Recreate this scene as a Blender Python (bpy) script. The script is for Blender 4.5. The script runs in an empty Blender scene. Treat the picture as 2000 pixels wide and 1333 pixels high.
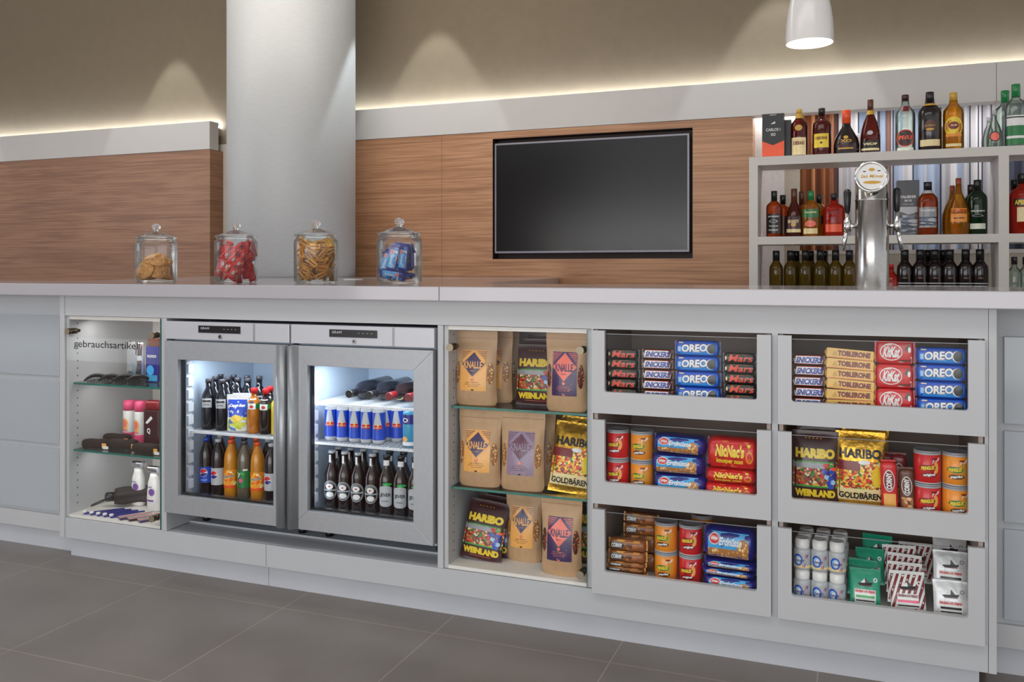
import bpy, bmesh, math, random
from math import sin, cos, tan, atan, atan2, pi, sqrt, radians
from mathutils import Vector, Matrix
random.seed(7)
SC = bpy.context.scene
COL = SC.collection

# ------------------------------------------------------------------ camera, world, lights, exposure
PSI, CAMD, CAMZ, FPX = .368, 2.78, 1.221, 1710.0
cd = bpy.data.cameras.new('camera'); cam = bpy.data.objects.new('camera', cd); COL.objects.link(cam)
cd.sensor_width = 36; cd.lens = FPX/2000*36; cd.shift_y = -(666.5-525.7)/2000; cd.clip_start = .05
cam.location = (0, -CAMD, CAMZ); cam.rotation_euler = (pi/2, 0, PSI)
SC.camera = cam
w = bpy.data.worlds.new('world'); SC.world = w; w.use_nodes = True
w.node_tree.nodes['Background'].inputs[0].default_value = (.97, .98, 1, 1)
w.node_tree.nodes['Background'].inputs[1].default_value = .85
SC.view_settings.view_transform = 'Standard'; SC.view_settings.look = 'None'
SC.view_settings.exposure = 0; SC.view_settings.gamma = 1; SC.view_settings.use_curve_mapping = False

def area(name, loc, target, sx, sy, power, col=(1, 1, 1)):
    l = bpy.data.lights.new(name, 'AREA'); l.shape = 'RECTANGLE'; l.size = sx; l.size_y = sy; l.energy = power; l.color = col
    o = bpy.data.objects.new(name, l); COL.objects.link(o); o.location = loc
    o.rotation_euler = (Vector(target)-Vector(loc)).to_track_quat('-Z', 'Y').to_euler(); return o
def spot(name, loc, target, power, ang, blend=.3, col=(1, 1, 1), r=.03):
    l = bpy.data.lights.new(name, 'SPOT'); l.energy = power; l.spot_size = ang; l.spot_blend = blend; l.color = col; l.shadow_soft_size = r
    o = bpy.data.objects.new(name, l); COL.objects.link(o); o.location = loc
    o.rotation_euler = (Vector(target)-Vector(loc)).to_track_quat('-Z', 'Y').to_euler(); return o
area('lobby_light', (-1.4, -1.9, 3.85), (-1.4, -.6, .7), 5.5, 1.2, 52, (1, .985, .965))
area('bar_fill_light', (-4.2, 1.5, 3.9), (-4.4, 2.2, 0), 4.5, .8, 44, (1, .94, .86))  # added unseen fill, centred leftward to brighten the left cornice
area('front_fill_light', (-1.6, -6.0, 1.1), (-1.2, 0, .5), 7, 2.0, 125, (1, .985, .97))  # added unseen low fill, sends light into the cabinets and onto lower fronts
area('left_fill_light', (-9, -2, 2.4), (-3, 1, 1), 3, 2, 60, (.85, .92, 1))  # added fill for the left side and cornice, no window there
# downlights washing the upper wall: their cones draw the arches
for sx in (-8.12, -5.56, -3.0, -.44, 2.1):
    spot('downlight', (sx, 3.01, 3.98), (sx, 3.01, 0), 135, 2*radians(22.9), .16, (.84, .95, 1), .02)

# ------------------------------------------------------------------ pixel helper (places a point of the photo on a vertical plane)
def X(px, Y):
    return (Y+CAMD)*tan(atan((px-1000)/FPX)-PSI)

# ------------------------------------------------------------------ materials
M = {}
def lin(c): return tuple(((v/255)/12.92 if v/255 <= .04045 else ((v/255+.055)/1.055)**2.4) for v in c)
def mk(name):
    m = bpy.data.materials.new(name); m.use_nodes = True; M[name] = m
    return m, m.node_tree, m.node_tree.nodes['Principled BSDF']
def mat(name, rgb, rough=.5, metal=0, coat=0, var=.05, scale=40, bump=0, emit=0, spec=.5):
    m, nt, b = mk(name); N = nt.nodes; L = nt.links
    c = lin(rgb)
    b.inputs['Roughness'].default_value = rough; b.inputs['Metallic'].default_value = metal
    b.inputs['Coat Weight'].default_value = coat; b.inputs['Specular IOR Level'].default_value = spec
    if coat: b.inputs['Coat Roughness'].default_value = .08
    tc = N.new('ShaderNodeTexCoord'); no = N.new('ShaderNodeTexNoise'); no.inputs['Scale'].default_value = scale
    L.new(tc.outputs['Object'], no.inputs['Vector'])
    cr = N.new('ShaderNodeValToRGB'); L.new(no.outputs['Fac'], cr.inputs['Fac'])
    cr.color_ramp.elements[0].color = tuple(v*(1-var) for v in c)+(1,); cr.color_ramp.elements[1].color = tuple(min(1, v*(1+var)) for v in c)+(1,)
    cr.color_ramp.elements[0].position = .3; cr.color_ramp.elements[1].position = .7
    L.new(cr.outputs[0], b.inputs['Base Color'])
    if bump:
        bu = N.new('ShaderNodeBump'); bu.inputs['Strength'].default_value = bump; bu.inputs['Distance'].default_value = .002
        L.new(no.outputs['Fac'], bu.inputs['Height']); L.new(bu.outputs[0], b.inputs['Normal'])
    if emit:
        b.inputs['Emission Color'].default_value = c+(1,); b.inputs['Emission Strength'].default_value = emit
    return m
def thin_glass(name, tint=(255, 255, 255), body=0.0, bodycol=None, gl=.9, rough=.02):
    m = bpy.data.materials.new(name); m.use_nodes = True; M[name] = m
    nt = m.node_tree; N = nt.nodes; L = nt.links; N.clear()
    out = N.new('ShaderNodeOutputMaterial'); tr = N.new('ShaderNodeBsdfTransparent'); tr.inputs[0].default_value = lin(tint)+(1,)
    base = tr.outputs[0]
    if body:
        df = N.new('ShaderNodeBsdfDiffuse'); df.inputs[0].default_value = lin(bodycol or tint)+(1,)
        mx = N.new('ShaderNodeMixShader'); mx.inputs[0].default_value = body
        L.new(base, mx.inputs[1]); L.new(df.outputs[0], mx.inputs[2]); base = mx.outputs[0]
    g = N.new('ShaderNodeBsdfGlossy'); g.inputs['Roughness'].default_value = rough
    fr = N.new('ShaderNodeFresnel'); fr.inputs[0].default_value = 1.45
    mu = N.new('ShaderNodeMath'); mu.operation = 'MULTIPLY'; mu.inputs[1].default_value = gl; L.new(fr.outputs[0], mu.inputs[0])
    mx = N.new('ShaderNodeMixShader'); L.new(mu.outputs[0], mx.inputs[0]); L.new(base, mx.inputs[1]); L.new(g.outputs[0], mx.inputs[2])
    L.new(mx.outputs[0], out.inputs[0]); return m
def mosaic(name, cols, scale=60, rough=.35, stretch=(1, 1, 1), bg=None):
    """printed picture of many small coloured things (sweets, nuts)"""
    m, nt, b = mk(name); N = nt.nodes; L = nt.links
    tc = N.new('ShaderNodeTexCoord'); mp = N.new('ShaderNodeMapping'); mp.inputs['Scale'].default_value = stretch
    v = N.new('ShaderNodeTexVoronoi'); v.inputs['Scale'].default_value = scale
    L.new(tc.outputs['Object'], mp.inputs[0]); L.new(mp.outputs[0], v.inputs['Vector'])
    s = N.new('ShaderNodeSeparateColor'); L.new(v.outputs['Color'], s.inputs[0])
    cr = N.new('ShaderNodeValToRGB'); cr.color_ramp.interpolation = 'CONSTANT'; L.new(s.outputs[0], cr.inputs[0])
    e = cr.color_ramp.elements
    for i, c in enumerate(cols):
        p = i/len(cols)
        el = e[i] if i < 2 else e.new(p)
        el.position = p; el.color = lin(c)+(1,)
    if bg:
        c2 = N.new('ShaderNodeValToRGB'); L.new(v.outputs['Distance'], c2.inputs[0])
        c2.color_ramp.elements[0].position = .38; c2.color_ramp.elements[0].color = (0, 0, 0, 1)
        c2.color_ramp.elements[1].position = .5; c2.color_ramp.elements[1].color = (1, 1, 1, 1)
        mx = N.new('ShaderNodeMix'); mx.data_type = 'RGBA'; L.new(c2.outputs[0], mx.inputs[0]); L.new(cr.outputs[0], mx.inputs[6]); mx.inputs[7].default_value = lin(bg)+(1,)
        L.new(mx.outputs[2], b.inputs['Base Color'])
    else: L.new(cr.outputs[0], b.inputs['Base Color'])
    b.inputs['Roughness'].default_value = rough; return m
def wood(name, c0, c1, c2):
    m, nt, b = mk(name); N = nt.nodes; L = nt.links
    tc = N.new('ShaderNodeTexCoord')
    def noise(scale, st, det=6, dist=0):
        mp = N.new('ShaderNodeMapping'); mp.inputs['Scale'].default_value = st; L.new(tc.outputs['Object'], mp.inputs[0])
        n = N.new('ShaderNodeTexNoise'); n.inputs['Scale'].default_value = scale; n.inputs['Detail'].default_value = det; n.inputs['Distortion'].default_value = dist
        L.new(mp.outputs[0], n.inputs['Vector']); return n
    a = noise(1, (.9, 1, 48), 10, 1.6); f = noise(1, (3, 1, 420), 3, .3); k = noise(1, (.8, 1, 6), 4, 2.4)
    ad = N.new('ShaderNodeMath'); ad.operation = 'MULTIPLY_ADD'; ad.inputs[1].default_value = .35; L.new(f.outputs['Fac'], ad.inputs[0]); L.new(a.outputs['Fac'], ad.inputs[2])
    a2 = N.new('ShaderNodeMath'); a2.operation = 'MULTIPLY_ADD'; a2.inputs[1].default_value = .45; L.new(k.outputs['Fac'], a2.inputs[0]); L.new(ad.outputs[0], a2.inputs[2])
    cr = N.new('ShaderNodeValToRGB'); L.new(a2.outputs[0], cr.inputs[0]); e = cr.color_ramp.elements
    e[0].position = .66; e[0].color = lin(c0)+(1,); e[1].position = 1.1; e[1].color = lin(c2)+(1,)
    x = e.new(.86); x.color = lin(c1)+(1,)
    L.new(cr.outputs[0], b.inputs['Base Color']); b.inputs['Roughness'].default_value = .42; return m

mat('white_laminate', (190, 191, 194), .38, var=.015, scale=6)
mat('grey_laminate', (186, 189, 193), .4, var=.015, scale=6)
mat('inner_laminate', (232, 226, 220), .5, var=.02)
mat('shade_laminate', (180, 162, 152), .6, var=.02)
mat('worktop_white', (182, 179, 185), .12, coat=.4, var=.01, scale=5)
mat('cornice_white', (200, 195, 191), .5, var=.015, scale=4)
mat('shelf_white', (212, 206, 200), .45, var=.01)
mat('frosted_pane', (174, 181, 187), .22, coat=.5, var=.02, scale=3)
mat('plinth', (190, 193, 200), .35, var=.03, scale=5)
mat('upper_wall', (123, 108, 87), .8, var=.03, scale=14, bump=.25)
mat('ceiling_white', (215, 212, 206), .8)
mat('steel', (176, 174, 172), .20, 1, var=.06, scale=90)
mat('brushed', (172, 175, 180), .42, .45, var=.03, scale=60)
mat('brushed_dark', (158, 162, 166), .36, .5, var=.03, scale=60)
mat('head_grey', (196, 197, 204), .35, .15, var=.01)
mat('chrome', (215, 215, 215), .08, 1, var=.02)
mat('black_plastic', (22, 20, 22), .3, var=.1)
mat('dark_gap', (30, 26, 26), .7)
mat('screen_black', (11, 12, 13), .2, var=.02, spec=.55)
mat('bezel', (140, 138, 148), .35, .4)
mat('recess_brown', (52, 30, 24), .5)
mat('liner_white', (192, 208, 226), .4, var=.01)
mat('wire_white', (232, 234, 238), .35)
mat('led', (235, 245, 255), .5, emit=9)
mat('led_warm', (226, 240, 255), .5, emit=66)
mat('lamp_white', (224, 220, 218), .25, coat=.3, var=.008)
mat('lamp_glow', (255, 226, 190), .5, emit=9)
mat('green_edge', (38, 116, 104), .15, coat=.6, var=.1)
mat('kraft', (194, 156, 118), .48, var=.08, scale=26, bump=1.0)
mat('cream_wall', (206, 200, 186), .7)
mat('bright_panel', (246, 247, 250), .5)
mat('brass_dark', (96, 82, 66), .25, .9)
mat('brass_face', (150, 138, 116), .4, .5)
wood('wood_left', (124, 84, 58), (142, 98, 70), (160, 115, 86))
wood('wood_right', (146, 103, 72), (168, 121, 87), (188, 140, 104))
thin_glass('clear_glass', gl=.3)
thin_glass('jar_glass', (252, 254, 254), gl=.75, body=.025, bodycol=(235, 245, 250))
thin_glass('door_glass', (254, 255, 255), gl=.13)
thin_glass('shelf_glass', (246, 252, 250), gl=.9)
thin_glass('amber_glass', (232, 140, 56), .30, (180, 76, 14), 1.1)
thin_glass('gold_glass', (244, 196, 90), .25, (210, 140, 24), 1.1)
thin_glass('red_glass', (232, 80, 50), .45, (196, 40, 16), 1.1)
thin_glass('darkred_glass', (176, 70, 36), .45, (92, 26, 12), 1.2)
thin_glass('olive_glass', (190, 160, 60), .45, (104, 84, 20), 1.1)
thin_glass('green_glass', (40, 90, 50), .8, (20, 44, 24), 1.2)
thin_glass('pale_glass', (225, 235, 228), .12, (200, 215, 205), 1.6)
mat('dark_bottle', (30, 18, 18), .14, coat=.4, var=.1)
mat('black_bottle', (20, 20, 28), .16, coat=.35, var=.1)
mat('beer_bottle', (40, 20, 15), .16, coat=.35, var=.15)
mat('cola', (34, 18, 18), .16, coat=.35, var=.1)
mat('orange_drink', (200, 128, 20), .18, coat=.35, var=.06)
mat('seven_drink', (96, 88, 72), .15, coat=.7, var=.06)
mat('apple_drink', (190, 112, 22), .15, coat=.7, var=.2)
for n, c in dict(white=(236, 234, 232), black=(20, 18, 20), red=(208, 24, 28), mars_red=(226, 72, 44), darkred=(120, 16, 24), maroon=(62, 20, 24),
                 navy=(34, 34, 128), blue=(28, 70, 186), oreo_blue=(22, 84, 196), oreo_light=(36, 140, 224), sky=(70, 168, 228), paleblue=(160, 200, 235),
                 yellow=(240, 206, 50), cream=(238, 216, 160), gold=(206, 160, 60), toblerone=(236, 188, 96), orange=(240, 146, 36), brown=(92, 48, 26),
                 mocha=(142, 84, 42), pink=(238, 84, 130), salmon=(244, 116, 98), purple=(62, 38, 86), mauve=(150, 128, 152), plum=(98, 44, 70),
                 green=(22, 150, 116), leaf=(52, 160, 60), kgreen=(30, 120, 60), grey=(150, 150, 156), darkgrey=(66, 64, 70), snick_blue=(38, 52, 150),
                 orange_red=(240, 84, 30), vividgreen=(40, 170, 80), peach=(244, 176, 90), silver=(186, 188, 192), teal=(60, 150, 190), lilac=(120, 70, 160)).items():
    mat(n, c, .32, coat=.25, var=.04, scale=60)
mat('foil_gold', (214, 164, 58), .26, .75, var=.3, scale=70, bump=1.0)
mat('foil_silver', (222, 222, 224), .34, .25, var=.06, scale=50, bump=.8)
mat('cookie', (206, 148, 80), .8, var=.22, scale=90, bump=.8)
mat('choc_chip', (80, 44, 24), .6)
mat('bristle', (44, 28, 22), .85, var=.4, scale=300, bump=1.2)
mat('dark_nylon', (44, 34, 34), .6, var=.2, scale=80, bump=.5)
mosaic('sweets_red', [(196, 60, 40), (90, 30, 28), (220, 170, 60), (60, 120, 50), (180, 50, 60), (230, 220, 190), (140, 60, 40), (200, 110, 50)], 150)
mosaic('sweets_mix', [(222, 60, 34), (240, 190, 50), (60, 150, 60), (236, 130, 50), (240, 230, 160), (190, 40, 40), (130, 50, 40), (244, 200, 70)], 150)
mosaic('nuts', [(226, 166, 92), (240, 196, 130), (190, 122, 60), (232, 178, 100), (252, 224, 170)], 140, bg=(184, 122, 66))
mosaic('nuts_blue', [(232, 172, 92), (244, 204, 140), (200, 132, 66), (236, 186, 110), (252, 226, 176)], 110, bg=(44, 120, 190))
mosaic('popcorn', [(222, 160, 84), (196, 130, 66), (240, 206, 146), (206, 140, 74)], 130, bg=(150, 98, 56))
mosaic('popcorn_red', [(190, 96, 60), (140, 60, 40), (206, 130, 80), (120, 50, 36)], 120, bg=(70, 30, 22))
mosaic('orange_pic', [(250, 150, 30), (252, 200, 60), (255, 236, 190), (240, 110, 20), (250, 170, 50)], 80)
mosaic('choc_pic', [(150, 84, 44), (206, 140, 84), (236, 190, 140), (100, 52, 30), (176, 104, 58)], 70)
mosaic('lemon_pic', [(220, 226, 90), (240, 240, 220), (90, 130, 200), (200, 210, 60), (230, 236, 240)], 70)
mosaic('nic_pic', [(206, 34, 22), (206, 34, 22), (226, 110, 40), (190, 26, 20), (214, 40, 26), (180, 24, 18)], 75)
mosaic('diag', [(238, 160, 60), (60, 36, 80)], 300, stretch=(1, 1, 1))
mosaic('mountain', [(60, 66, 82), (120, 130, 146), (186, 192, 200), (84, 92, 110)], 40, stretch=(.5, 1, 2.2))

def tile_floor():
    m, nt, b = mk('floor_tile'); N = nt.nodes; L = nt.links
    tc = N.new('ShaderNodeTexCoord'); br = N.new('ShaderNodeTexBrick'); br.offset = 0; br.squash = 1
    mp = N.new('ShaderNodeMapping'); mp.inputs['Location'].default_value = (3.113+.0, .137, 0)
    L.new(tc.outputs['Object'], mp.inputs[0]); L.new(mp.outputs[0], br.inputs['Vector'])
    br.inputs['Scale'].default_value = 1; br.inputs['Brick Width'].default_value = .6047; br.inputs['Row Height'].default_value = .6047
    br.inputs['Mortar Size'].default_value = .0018; br.inputs['Mortar Smooth'].default_value = .1
    br.inputs['Color1'].default_value = lin((120, 112, 106))+(1,); br.inputs['Color2'].default_value = lin((124, 116, 110))+(1,); br.inputs['Mortar'].default_value = lin((158, 148, 138))+(1,)
    n = N.new('ShaderNodeTexNoise'); n.inputs['Scale'].default_value = 2.2; n.inputs['Detail'].default_value = 5; L.new(tc.outputs['Object'], n.inputs['Vector'])
    cr = N.new('ShaderNodeValToRGB'); L.new(n.outputs['Fac'], cr.inputs[0]); cr.color_ramp.elements[0].color = (.82, .8, .78, 1); cr.color_ramp.elements[1].color = (1.1, 1.1, 1.12, 1)
    cr.color_ramp.elements[0].position = .3; cr.color_ramp.elements[1].position = .7
    mx = N.new('ShaderNodeMix'); mx.data_type = 'RGBA'; mx.blend_type = 'MULTIPLY'; mx.inputs[0].default_value = 1
    L.new(br.outputs['Color'], mx.inputs[6]); L.new(cr.outputs[0], mx.inputs[7]); L.new(mx.outputs[2], b.inputs['Base Color'])
    b.inputs['Roughness'].default_value = .3
    bu = N.new('ShaderNodeBump'); bu.inputs['Strength'].default_value = .3; bu.inputs['Distance'].default_value = .001; bu.invert = True
    L.new(br.outputs['Fac'], bu.inputs['Height']); L.new(bu.outputs[0], b.inputs['Normal'])
tile_floor()

def stripes(name, x0, x1, stops):
    """vertical woven stripes of a curtain; stops = (x, colour)"""
    m, nt, b = mk(name); N = nt.nodes; L = nt.links
    tc = N.new('ShaderNodeTexCoord'); s = N.new('ShaderNodeSeparateXYZ'); L.new(tc.outputs['Object'], s.inputs[0])
    mr = N.new('ShaderNodeMapRange'); mr.inputs[1].default_value = x0; mr.inputs[2].default_value = x1; L.new(s.outputs[0], mr.inputs[0])
    cr = N.new('ShaderNodeValToRGB'); cr.color_ramp.interpolation = 'CONSTANT'; L.new(mr.outputs[0], cr.inputs[0])
    e = cr.color_ramp.elements
    for i, (x, c) in enumerate(stops[:32]):
        p = (x-x0)/(x1-x0); el = e[i] if i < 2 else e.new(min(1, p)); el.position = min(1, p); el.color = lin(c)+(1,)
    L.new(cr.outputs[0], b.inputs['Base Color']); b.inputs['Roughness'].default_value = .8

# ------------------------------------------------------------------ geometry builder
TX = {}
def text2d(s, bold=0.0):
    k = (s, bold)
    if k not in TX:
        c = bpy.data.curves.new('t', 'FONT'); c.body = s; c.offset = bold; c.resolution_u = 3; c.size = 1
        o = bpy.data.objects.new('t', c); COL.objects.link(o)
        dg = bpy.context.evaluated_depsgraph_get(); me = bpy.data.meshes.new_from_object(o.evaluated_get(dg))
        v = [(p.co.x, p.co.y) for p in me.vertices]; f = [tuple(p.vertices) for p in me.polygons]
        bpy.data.objects.remove(o); bpy.data.curves.remove(c); bpy.data.meshes.remove(me)
        xs = [p[0] for p in v]; ys = [p[1] for p in v]; x0, x1, y0, y1 = min(xs), max(xs), min(ys), max(ys)
        TX[k] = ([((a-x0)/(x1-x0)-.5, (b-y0)/(y1-y0)-.5) for a, b in v], f, (x1-x0)/(y1-y0))
    return TX[k]
def flat(y=0.0, e=.0006): return lambda x, z, k=0: (x, y-e*(k+1), z)
def cyl(R, e=.0005): return lambda x, z, k=0: ((R+e*(k+1))*sin(x/R), -(R+e*(k+1))*cos(x/R), z)
class G:
    def __init__(s): s.v = []; s.f = []; s.mi = []; s.sm = []; s.mats = []
    def m(s, n):
        if n not in s.mats: s.mats.append(n)
        return s.mats.index(n)
    def add(s, v, f, mt, sm=False):
        o = len(s.v); s.v += [tuple(p) for p in v]; i = s.m(mt)
        for q in f: s.f.append(tuple(a+o for a in q)); s.mi.append(i); s.sm.append(sm)
        return s
    def box(s, x0, x1, y0, y1, z0, z1, mt):
        v = [(x, y, z) for x in (x0, x1) for y in (y0, y1) for z in (z0, z1)]
        return s.add(v, [(0, 1, 3, 2), (4, 6, 7, 5), (0, 4, 5, 1), (2, 3, 7, 6), (0, 2, 6, 4), (1, 5, 7, 3)], mt)
    def lathe(s, prof, mt, n=24, c=(0, 0, 0), cap=True, axis='z', sc=(1, 1)):
        v = []; f = []
        for r, z in prof:
            for i in range(n):
                a = 2*pi*i/n; p = (r*sin(a)*sc[0], -r*cos(a)*sc[1], z)
                if axis == 'x': p = (p[2], p[1], p[0])
                if axis == 'y': p = (p[0], p[2], -p[1])
                v.append((p[0]+c[0], p[1]+c[1], p[2]+c[2]))
        for j in range(len(prof)-1):
            for i in range(n):
                k = (i+1) % n; f.append((j*n+i, j*n+k, (j+1)*n+k, (j+1)*n+i))
        s.add(v, f, mt, True)
        if cap:
            o = len(v); base = len(s.v)-o
            if prof[0][0] > 1e-6: s.f.append(tuple(base+i for i in reversed(range(n)))); s.mi.append(s.m(mt)); s.sm.append(False)
            if prof[-1][0] > 1e-6: s.f.append(tuple(base+(len(prof)-1)*n+i for i in range(n))); s.mi.append(s.m(mt)); s.sm.append(False)
        return s
    def tube(s, pts, r, mt, n=8, closed=False):
        v = []; f = []; P = [Vector(p) for p in pts]; m_ = len(P)
        for j, p in enumerate(P):
            t = (P[(j+1) % m_]-P[j-1]) if closed else (P[min(j+1, m_-1)]-P[max(j-1, 0)])
            t.normalize(); u = t.cross(Vector((0, 0, 1)) if abs(t.z) < .9 else Vector((0, 1, 0))).normalized(); w_ = t.cross(u)
            rr = r[j] if isinstance(r, (list, tuple)) else r
            for i in range(n):
                a = 2*pi*i/n; v.append(p+u*rr*cos(a)+w_*rr*sin(a))
        for j in range(m_ if closed else m_-1):
            for i in range(n):
                k = (i+1) % n; J = (j+1) % m_; f.append((j*n+i, J*n+i, J*n+k, j*n+k))
        if not closed: f += [tuple(range(n)), tuple((m_-1)*n+i for i in reversed(range(n)))]
        return s.add(v, f, mt, True)
    def prism(s, poly, y0, y1, mt):           # polygon in x,z pushed along y
        n = len(poly); v = [(a, y0, b) for a, b in poly]+[(a, y1, b) for a, b in poly]
        return s.add(v, [tuple(range(n)), tuple(range(2*n-1, n-1, -1))]+[(i, i+n, (i+1) % n+n, (i+1) % n) for i in range(n)], mt)
    def slab(s, poly, z0, z1, mt):            # polygon in x,y pushed along z
        n = len(poly); v = [(a, b, z0) for a, b in poly]+[(a, b, z1) for a, b in poly]
        return s.add(v, [tuple(reversed(range(n))), tuple(range(n, 2*n))]+[(i, (i+1) % n, (i+1) % n+n, i+n) for i in range(n)], mt)
    def grid(s, fn, nu, nv, mt, sm=True, wrap=False):
        v = [fn(i/nu, j/nv) for j in range(nv+1) for i in range(nu+1)]
        return s.add(v, [(j*(nu+1)+i, j*(nu+1)+i+1, (j+1)*(nu+1)+i+1, (j+1)*(nu+1)+i) for j in range(nv) for i in range(nu)], mt, sm)
    # ---- printing on a surface fn(x, z, layer)
    def rect(s, fn, x0, x1, z0, z1, mt, k=0, nx=6, nz=3):
        return s.grid(lambda u, v: fn(x0+(x1-x0)*u, z0+(z1-z0)*v, k), nx, nz, mt)
    def disc(s, fn, cx, cz, rx, rz, mt, k=0, n=20, ring=0, a0=0, a1=2*pi):
        def P(t, q): return fn(cx+rx*q*cos(t), cz+rz*q*sin(t), k)
        v = []; f = []; qs = [ring, 1] if ring else [0, .5, 1]
        for q in qs:
            for i in range(n+1): v.append(P(a0+(a1-a0)*i/n, q))
        for j in range(len(qs)-1):
            for i in range(n): f.append((j*(n+1)+i, (j+1)*(n+1)+i, (j+1)*(n+1)+i+1, j*(n+1)+i+1))
        return s.add(v, f, mt, True)
    def poly(s, fn, pts, mt, k=0):
        return s.add([fn(x, z, k) for x, z in pts], [tuple(range(len(pts)))], mt)
    def text(s, fn, t, cx, cz, w, h, mt, k=1, bold=.02, shear=0, rot=0):
        v, f, asp = text2d(t, bold)
        if w is None: w = h*asp
        ca, sa = cos(rot), sin(rot)
        o = []
        for a, b in v:
            x = a*w+shear*b*h; z = b*h; o.append(fn(cx+x*ca-z*sa, cz+x*sa+z*ca, k))
        return s.add(o, f, mt)
    def mesh(s, name, bevel=0):
        me = bpy.data.meshes.new(name); me.from_pydata(s.v, [], s.f)
        for n in s.mats: me.materials.append(M[n])
        me.polygons.foreach_set('material_index', s.mi); me.polygons.foreach_set('use_smooth', s.sm); me.update()
        if bevel:
            bm = bmesh.new(); bm.from_mesh(me)
            bmesh.ops.bevel(bm, geom=bm.edges[:], offset=bevel, segments=2, affect='EDGES', profile=.6); bm.to_mesh(me); bm.free()
        return me
    def obj(s, name, parent=None, bevel=0, loc=None):
        o = bpy.data.objects.new(name, s.mesh(name, bevel)); COL.objects.link(o); o.parent = parent
        if loc: o.location = loc
        return o
def tag(o, label, cat, group=None):
    o['label'] = label; o['category'] = cat
    if group: o['group'] = group
    return o
def struct(o): o['kind'] = 'structure'; return o
def thing(name, label='', cat='', loc=(0, 0, 0), group=None, rz=0):
    o = bpy.data.objects.new(name, None); COL.objects.link(o); o.location = loc; o.rotation_euler = (0, 0, rz); o.empty_display_size = .02
    return tag(o, label, cat, group)
def dup(root):
    r = root.copy(); COL.objects.link(r)
    for ch in list(root.children):
        c = ch.copy(); COL.objects.link(c); c.parent = r
        for g in list(ch.children):
            d = g.copy(); COL.objects.link(d); d.parent = c
    return r
class Proto:
    def __init__(s, root): s.root = root; s.used = False
    def put(s, loc, label, group=None, rot=(0, 0, 0), scale=None):
        r = dup(s.root) if s.used else s.root
        s.used = True; r.location = loc; r.rotation_euler = rot; r['label'] = label
        if scale: r.scale = scale
        if group: r['group'] = group
        return r
ORD = {1: ['only one'], 2: ['upper', 'lower'], 3: ['topmost', 'middle', 'lowest'], 4: ['topmost', 'second from top', 'second from bottom', 'lowest'],
       5: ['topmost', 'second from top', 'middle', 'second from bottom', 'lowest'],
       6: ['topmost', 'second from top', 'third from top', 'third from bottom', 'second from bottom', 'lowest']}
LR = {2: ['left', 'right'], 3: ['left', 'middle', 'right'], 4: ['leftmost', 'second from left', 'second from right', 'rightmost'],
      5: ['leftmost', 'second from left', 'middle', 'second from right', 'rightmost'],
      6: ['leftmost', 'second from left', 'third from left', 'third from right', 'second from right', 'rightmost']}
# ------------------------------------------------------------------ the room
g = G(); g.box(-12, 6, -6, 5, -.1, 0, 'floor_tile'); struct(g.obj('floor'))
g = G(); g.box(-12, 6, -6, 5, 4.0, 4.1, 'ceiling_white'); struct(g.obj('ceiling'))
g = G(); g.box(-18, -5.2, -9.1, -9, 0, 4, 'brown'); struct(g.obj('tv_reflection_wall'))  # added dark wall out of view, darkens the left of the television's reflection
WY = 3.22                                             # plane of the timber panelling
g = G(); g.box(-12, 6, WY+.17, WY+.27, 2.3, 4.0, 'upper_wall'); g.box(-12, -.62, WY+.17, WY+.27, 0, 2.3, 'cream_wall'); struct(g.obj('wall_back'))
XL0, XL1 = -12, X(410, WY)
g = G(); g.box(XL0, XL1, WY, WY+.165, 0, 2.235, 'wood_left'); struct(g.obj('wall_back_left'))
g = G(); g.box(XL0, XL1, WY-.004, WY+.11, 2.237, 2.476, 'cornice_white'); struct(g.obj('trim_1', bevel=.003))
XR0, XR1 = -4.05, X(1470, WY)
nx0, nx1, nz0, nz1 = X(962, WY), X(1353, WY), 1.293, 2.185
jx = X(863, WY)
g = G()
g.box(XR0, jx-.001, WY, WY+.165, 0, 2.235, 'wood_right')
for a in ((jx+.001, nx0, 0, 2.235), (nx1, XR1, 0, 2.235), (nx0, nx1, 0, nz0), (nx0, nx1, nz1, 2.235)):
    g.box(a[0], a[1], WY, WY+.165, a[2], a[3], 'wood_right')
struct(g.obj('wall_back_right'))
g = G(); g.box(nx0, nx1, WY+.10, WY+.12, nz0, nz1, 'recess_brown')
for a in ((nx0, nx0+.003, nz0, nz1), (nx1-.003, nx1, nz0, nz1)): g.box(a[0], a[1], WY+.003, WY+.1, a[2], a[3], 'recess_brown')
for z in (nz0, nz1-.003): g.box(nx0, nx1, WY+.003, WY+.1, z, z+.003, 'recess_brown')
struct(g.obj('trim_3'))
cj = X(1946, WY)
g = G(); g.box(XR0, cj-.001, WY-.004, WY+.11, 2.237, 2.474, 'cornice_white'); struct(g.obj('trim_2', bevel=.003))
g = G(); g.box(cj+.001, 6, WY-.004, WY+.11, 2.237, 2.474, 'cornice_white'); struct(g.obj('trim_4', bevel=.003))
for i, (a, b, s_) in enumerate(((XL0, XL1-.02, 'left'), (XR0+.1, 6, 'right'))):
    g = G(); g.box(a, b, WY+.12, WY+.14, 2.44, 2.452, 'led_warm'); g.box(a, b, WY+.115, WY+.155, 2.43, 2.44, 'cornice_white')
    tag(g.obj('led_strip'), 'glowing warm light strip hidden on the %s cornice ledge' % s_, 'light strip')
m, nt, b = mk('column_paint'); N = nt.nodes; L = nt.links
tc = N.new('ShaderNodeTexCoord'); mp = N.new('ShaderNodeMapping'); mp.inputs['Scale'].default_value = (18, 18, 420); no = N.new('ShaderNodeTexNoise'); no.inputs['Scale'].default_value = 1
L.new(tc.outputs['Object'], mp.inputs[0]); L.new(mp.outputs[0], no.inputs['Vector'])
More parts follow.
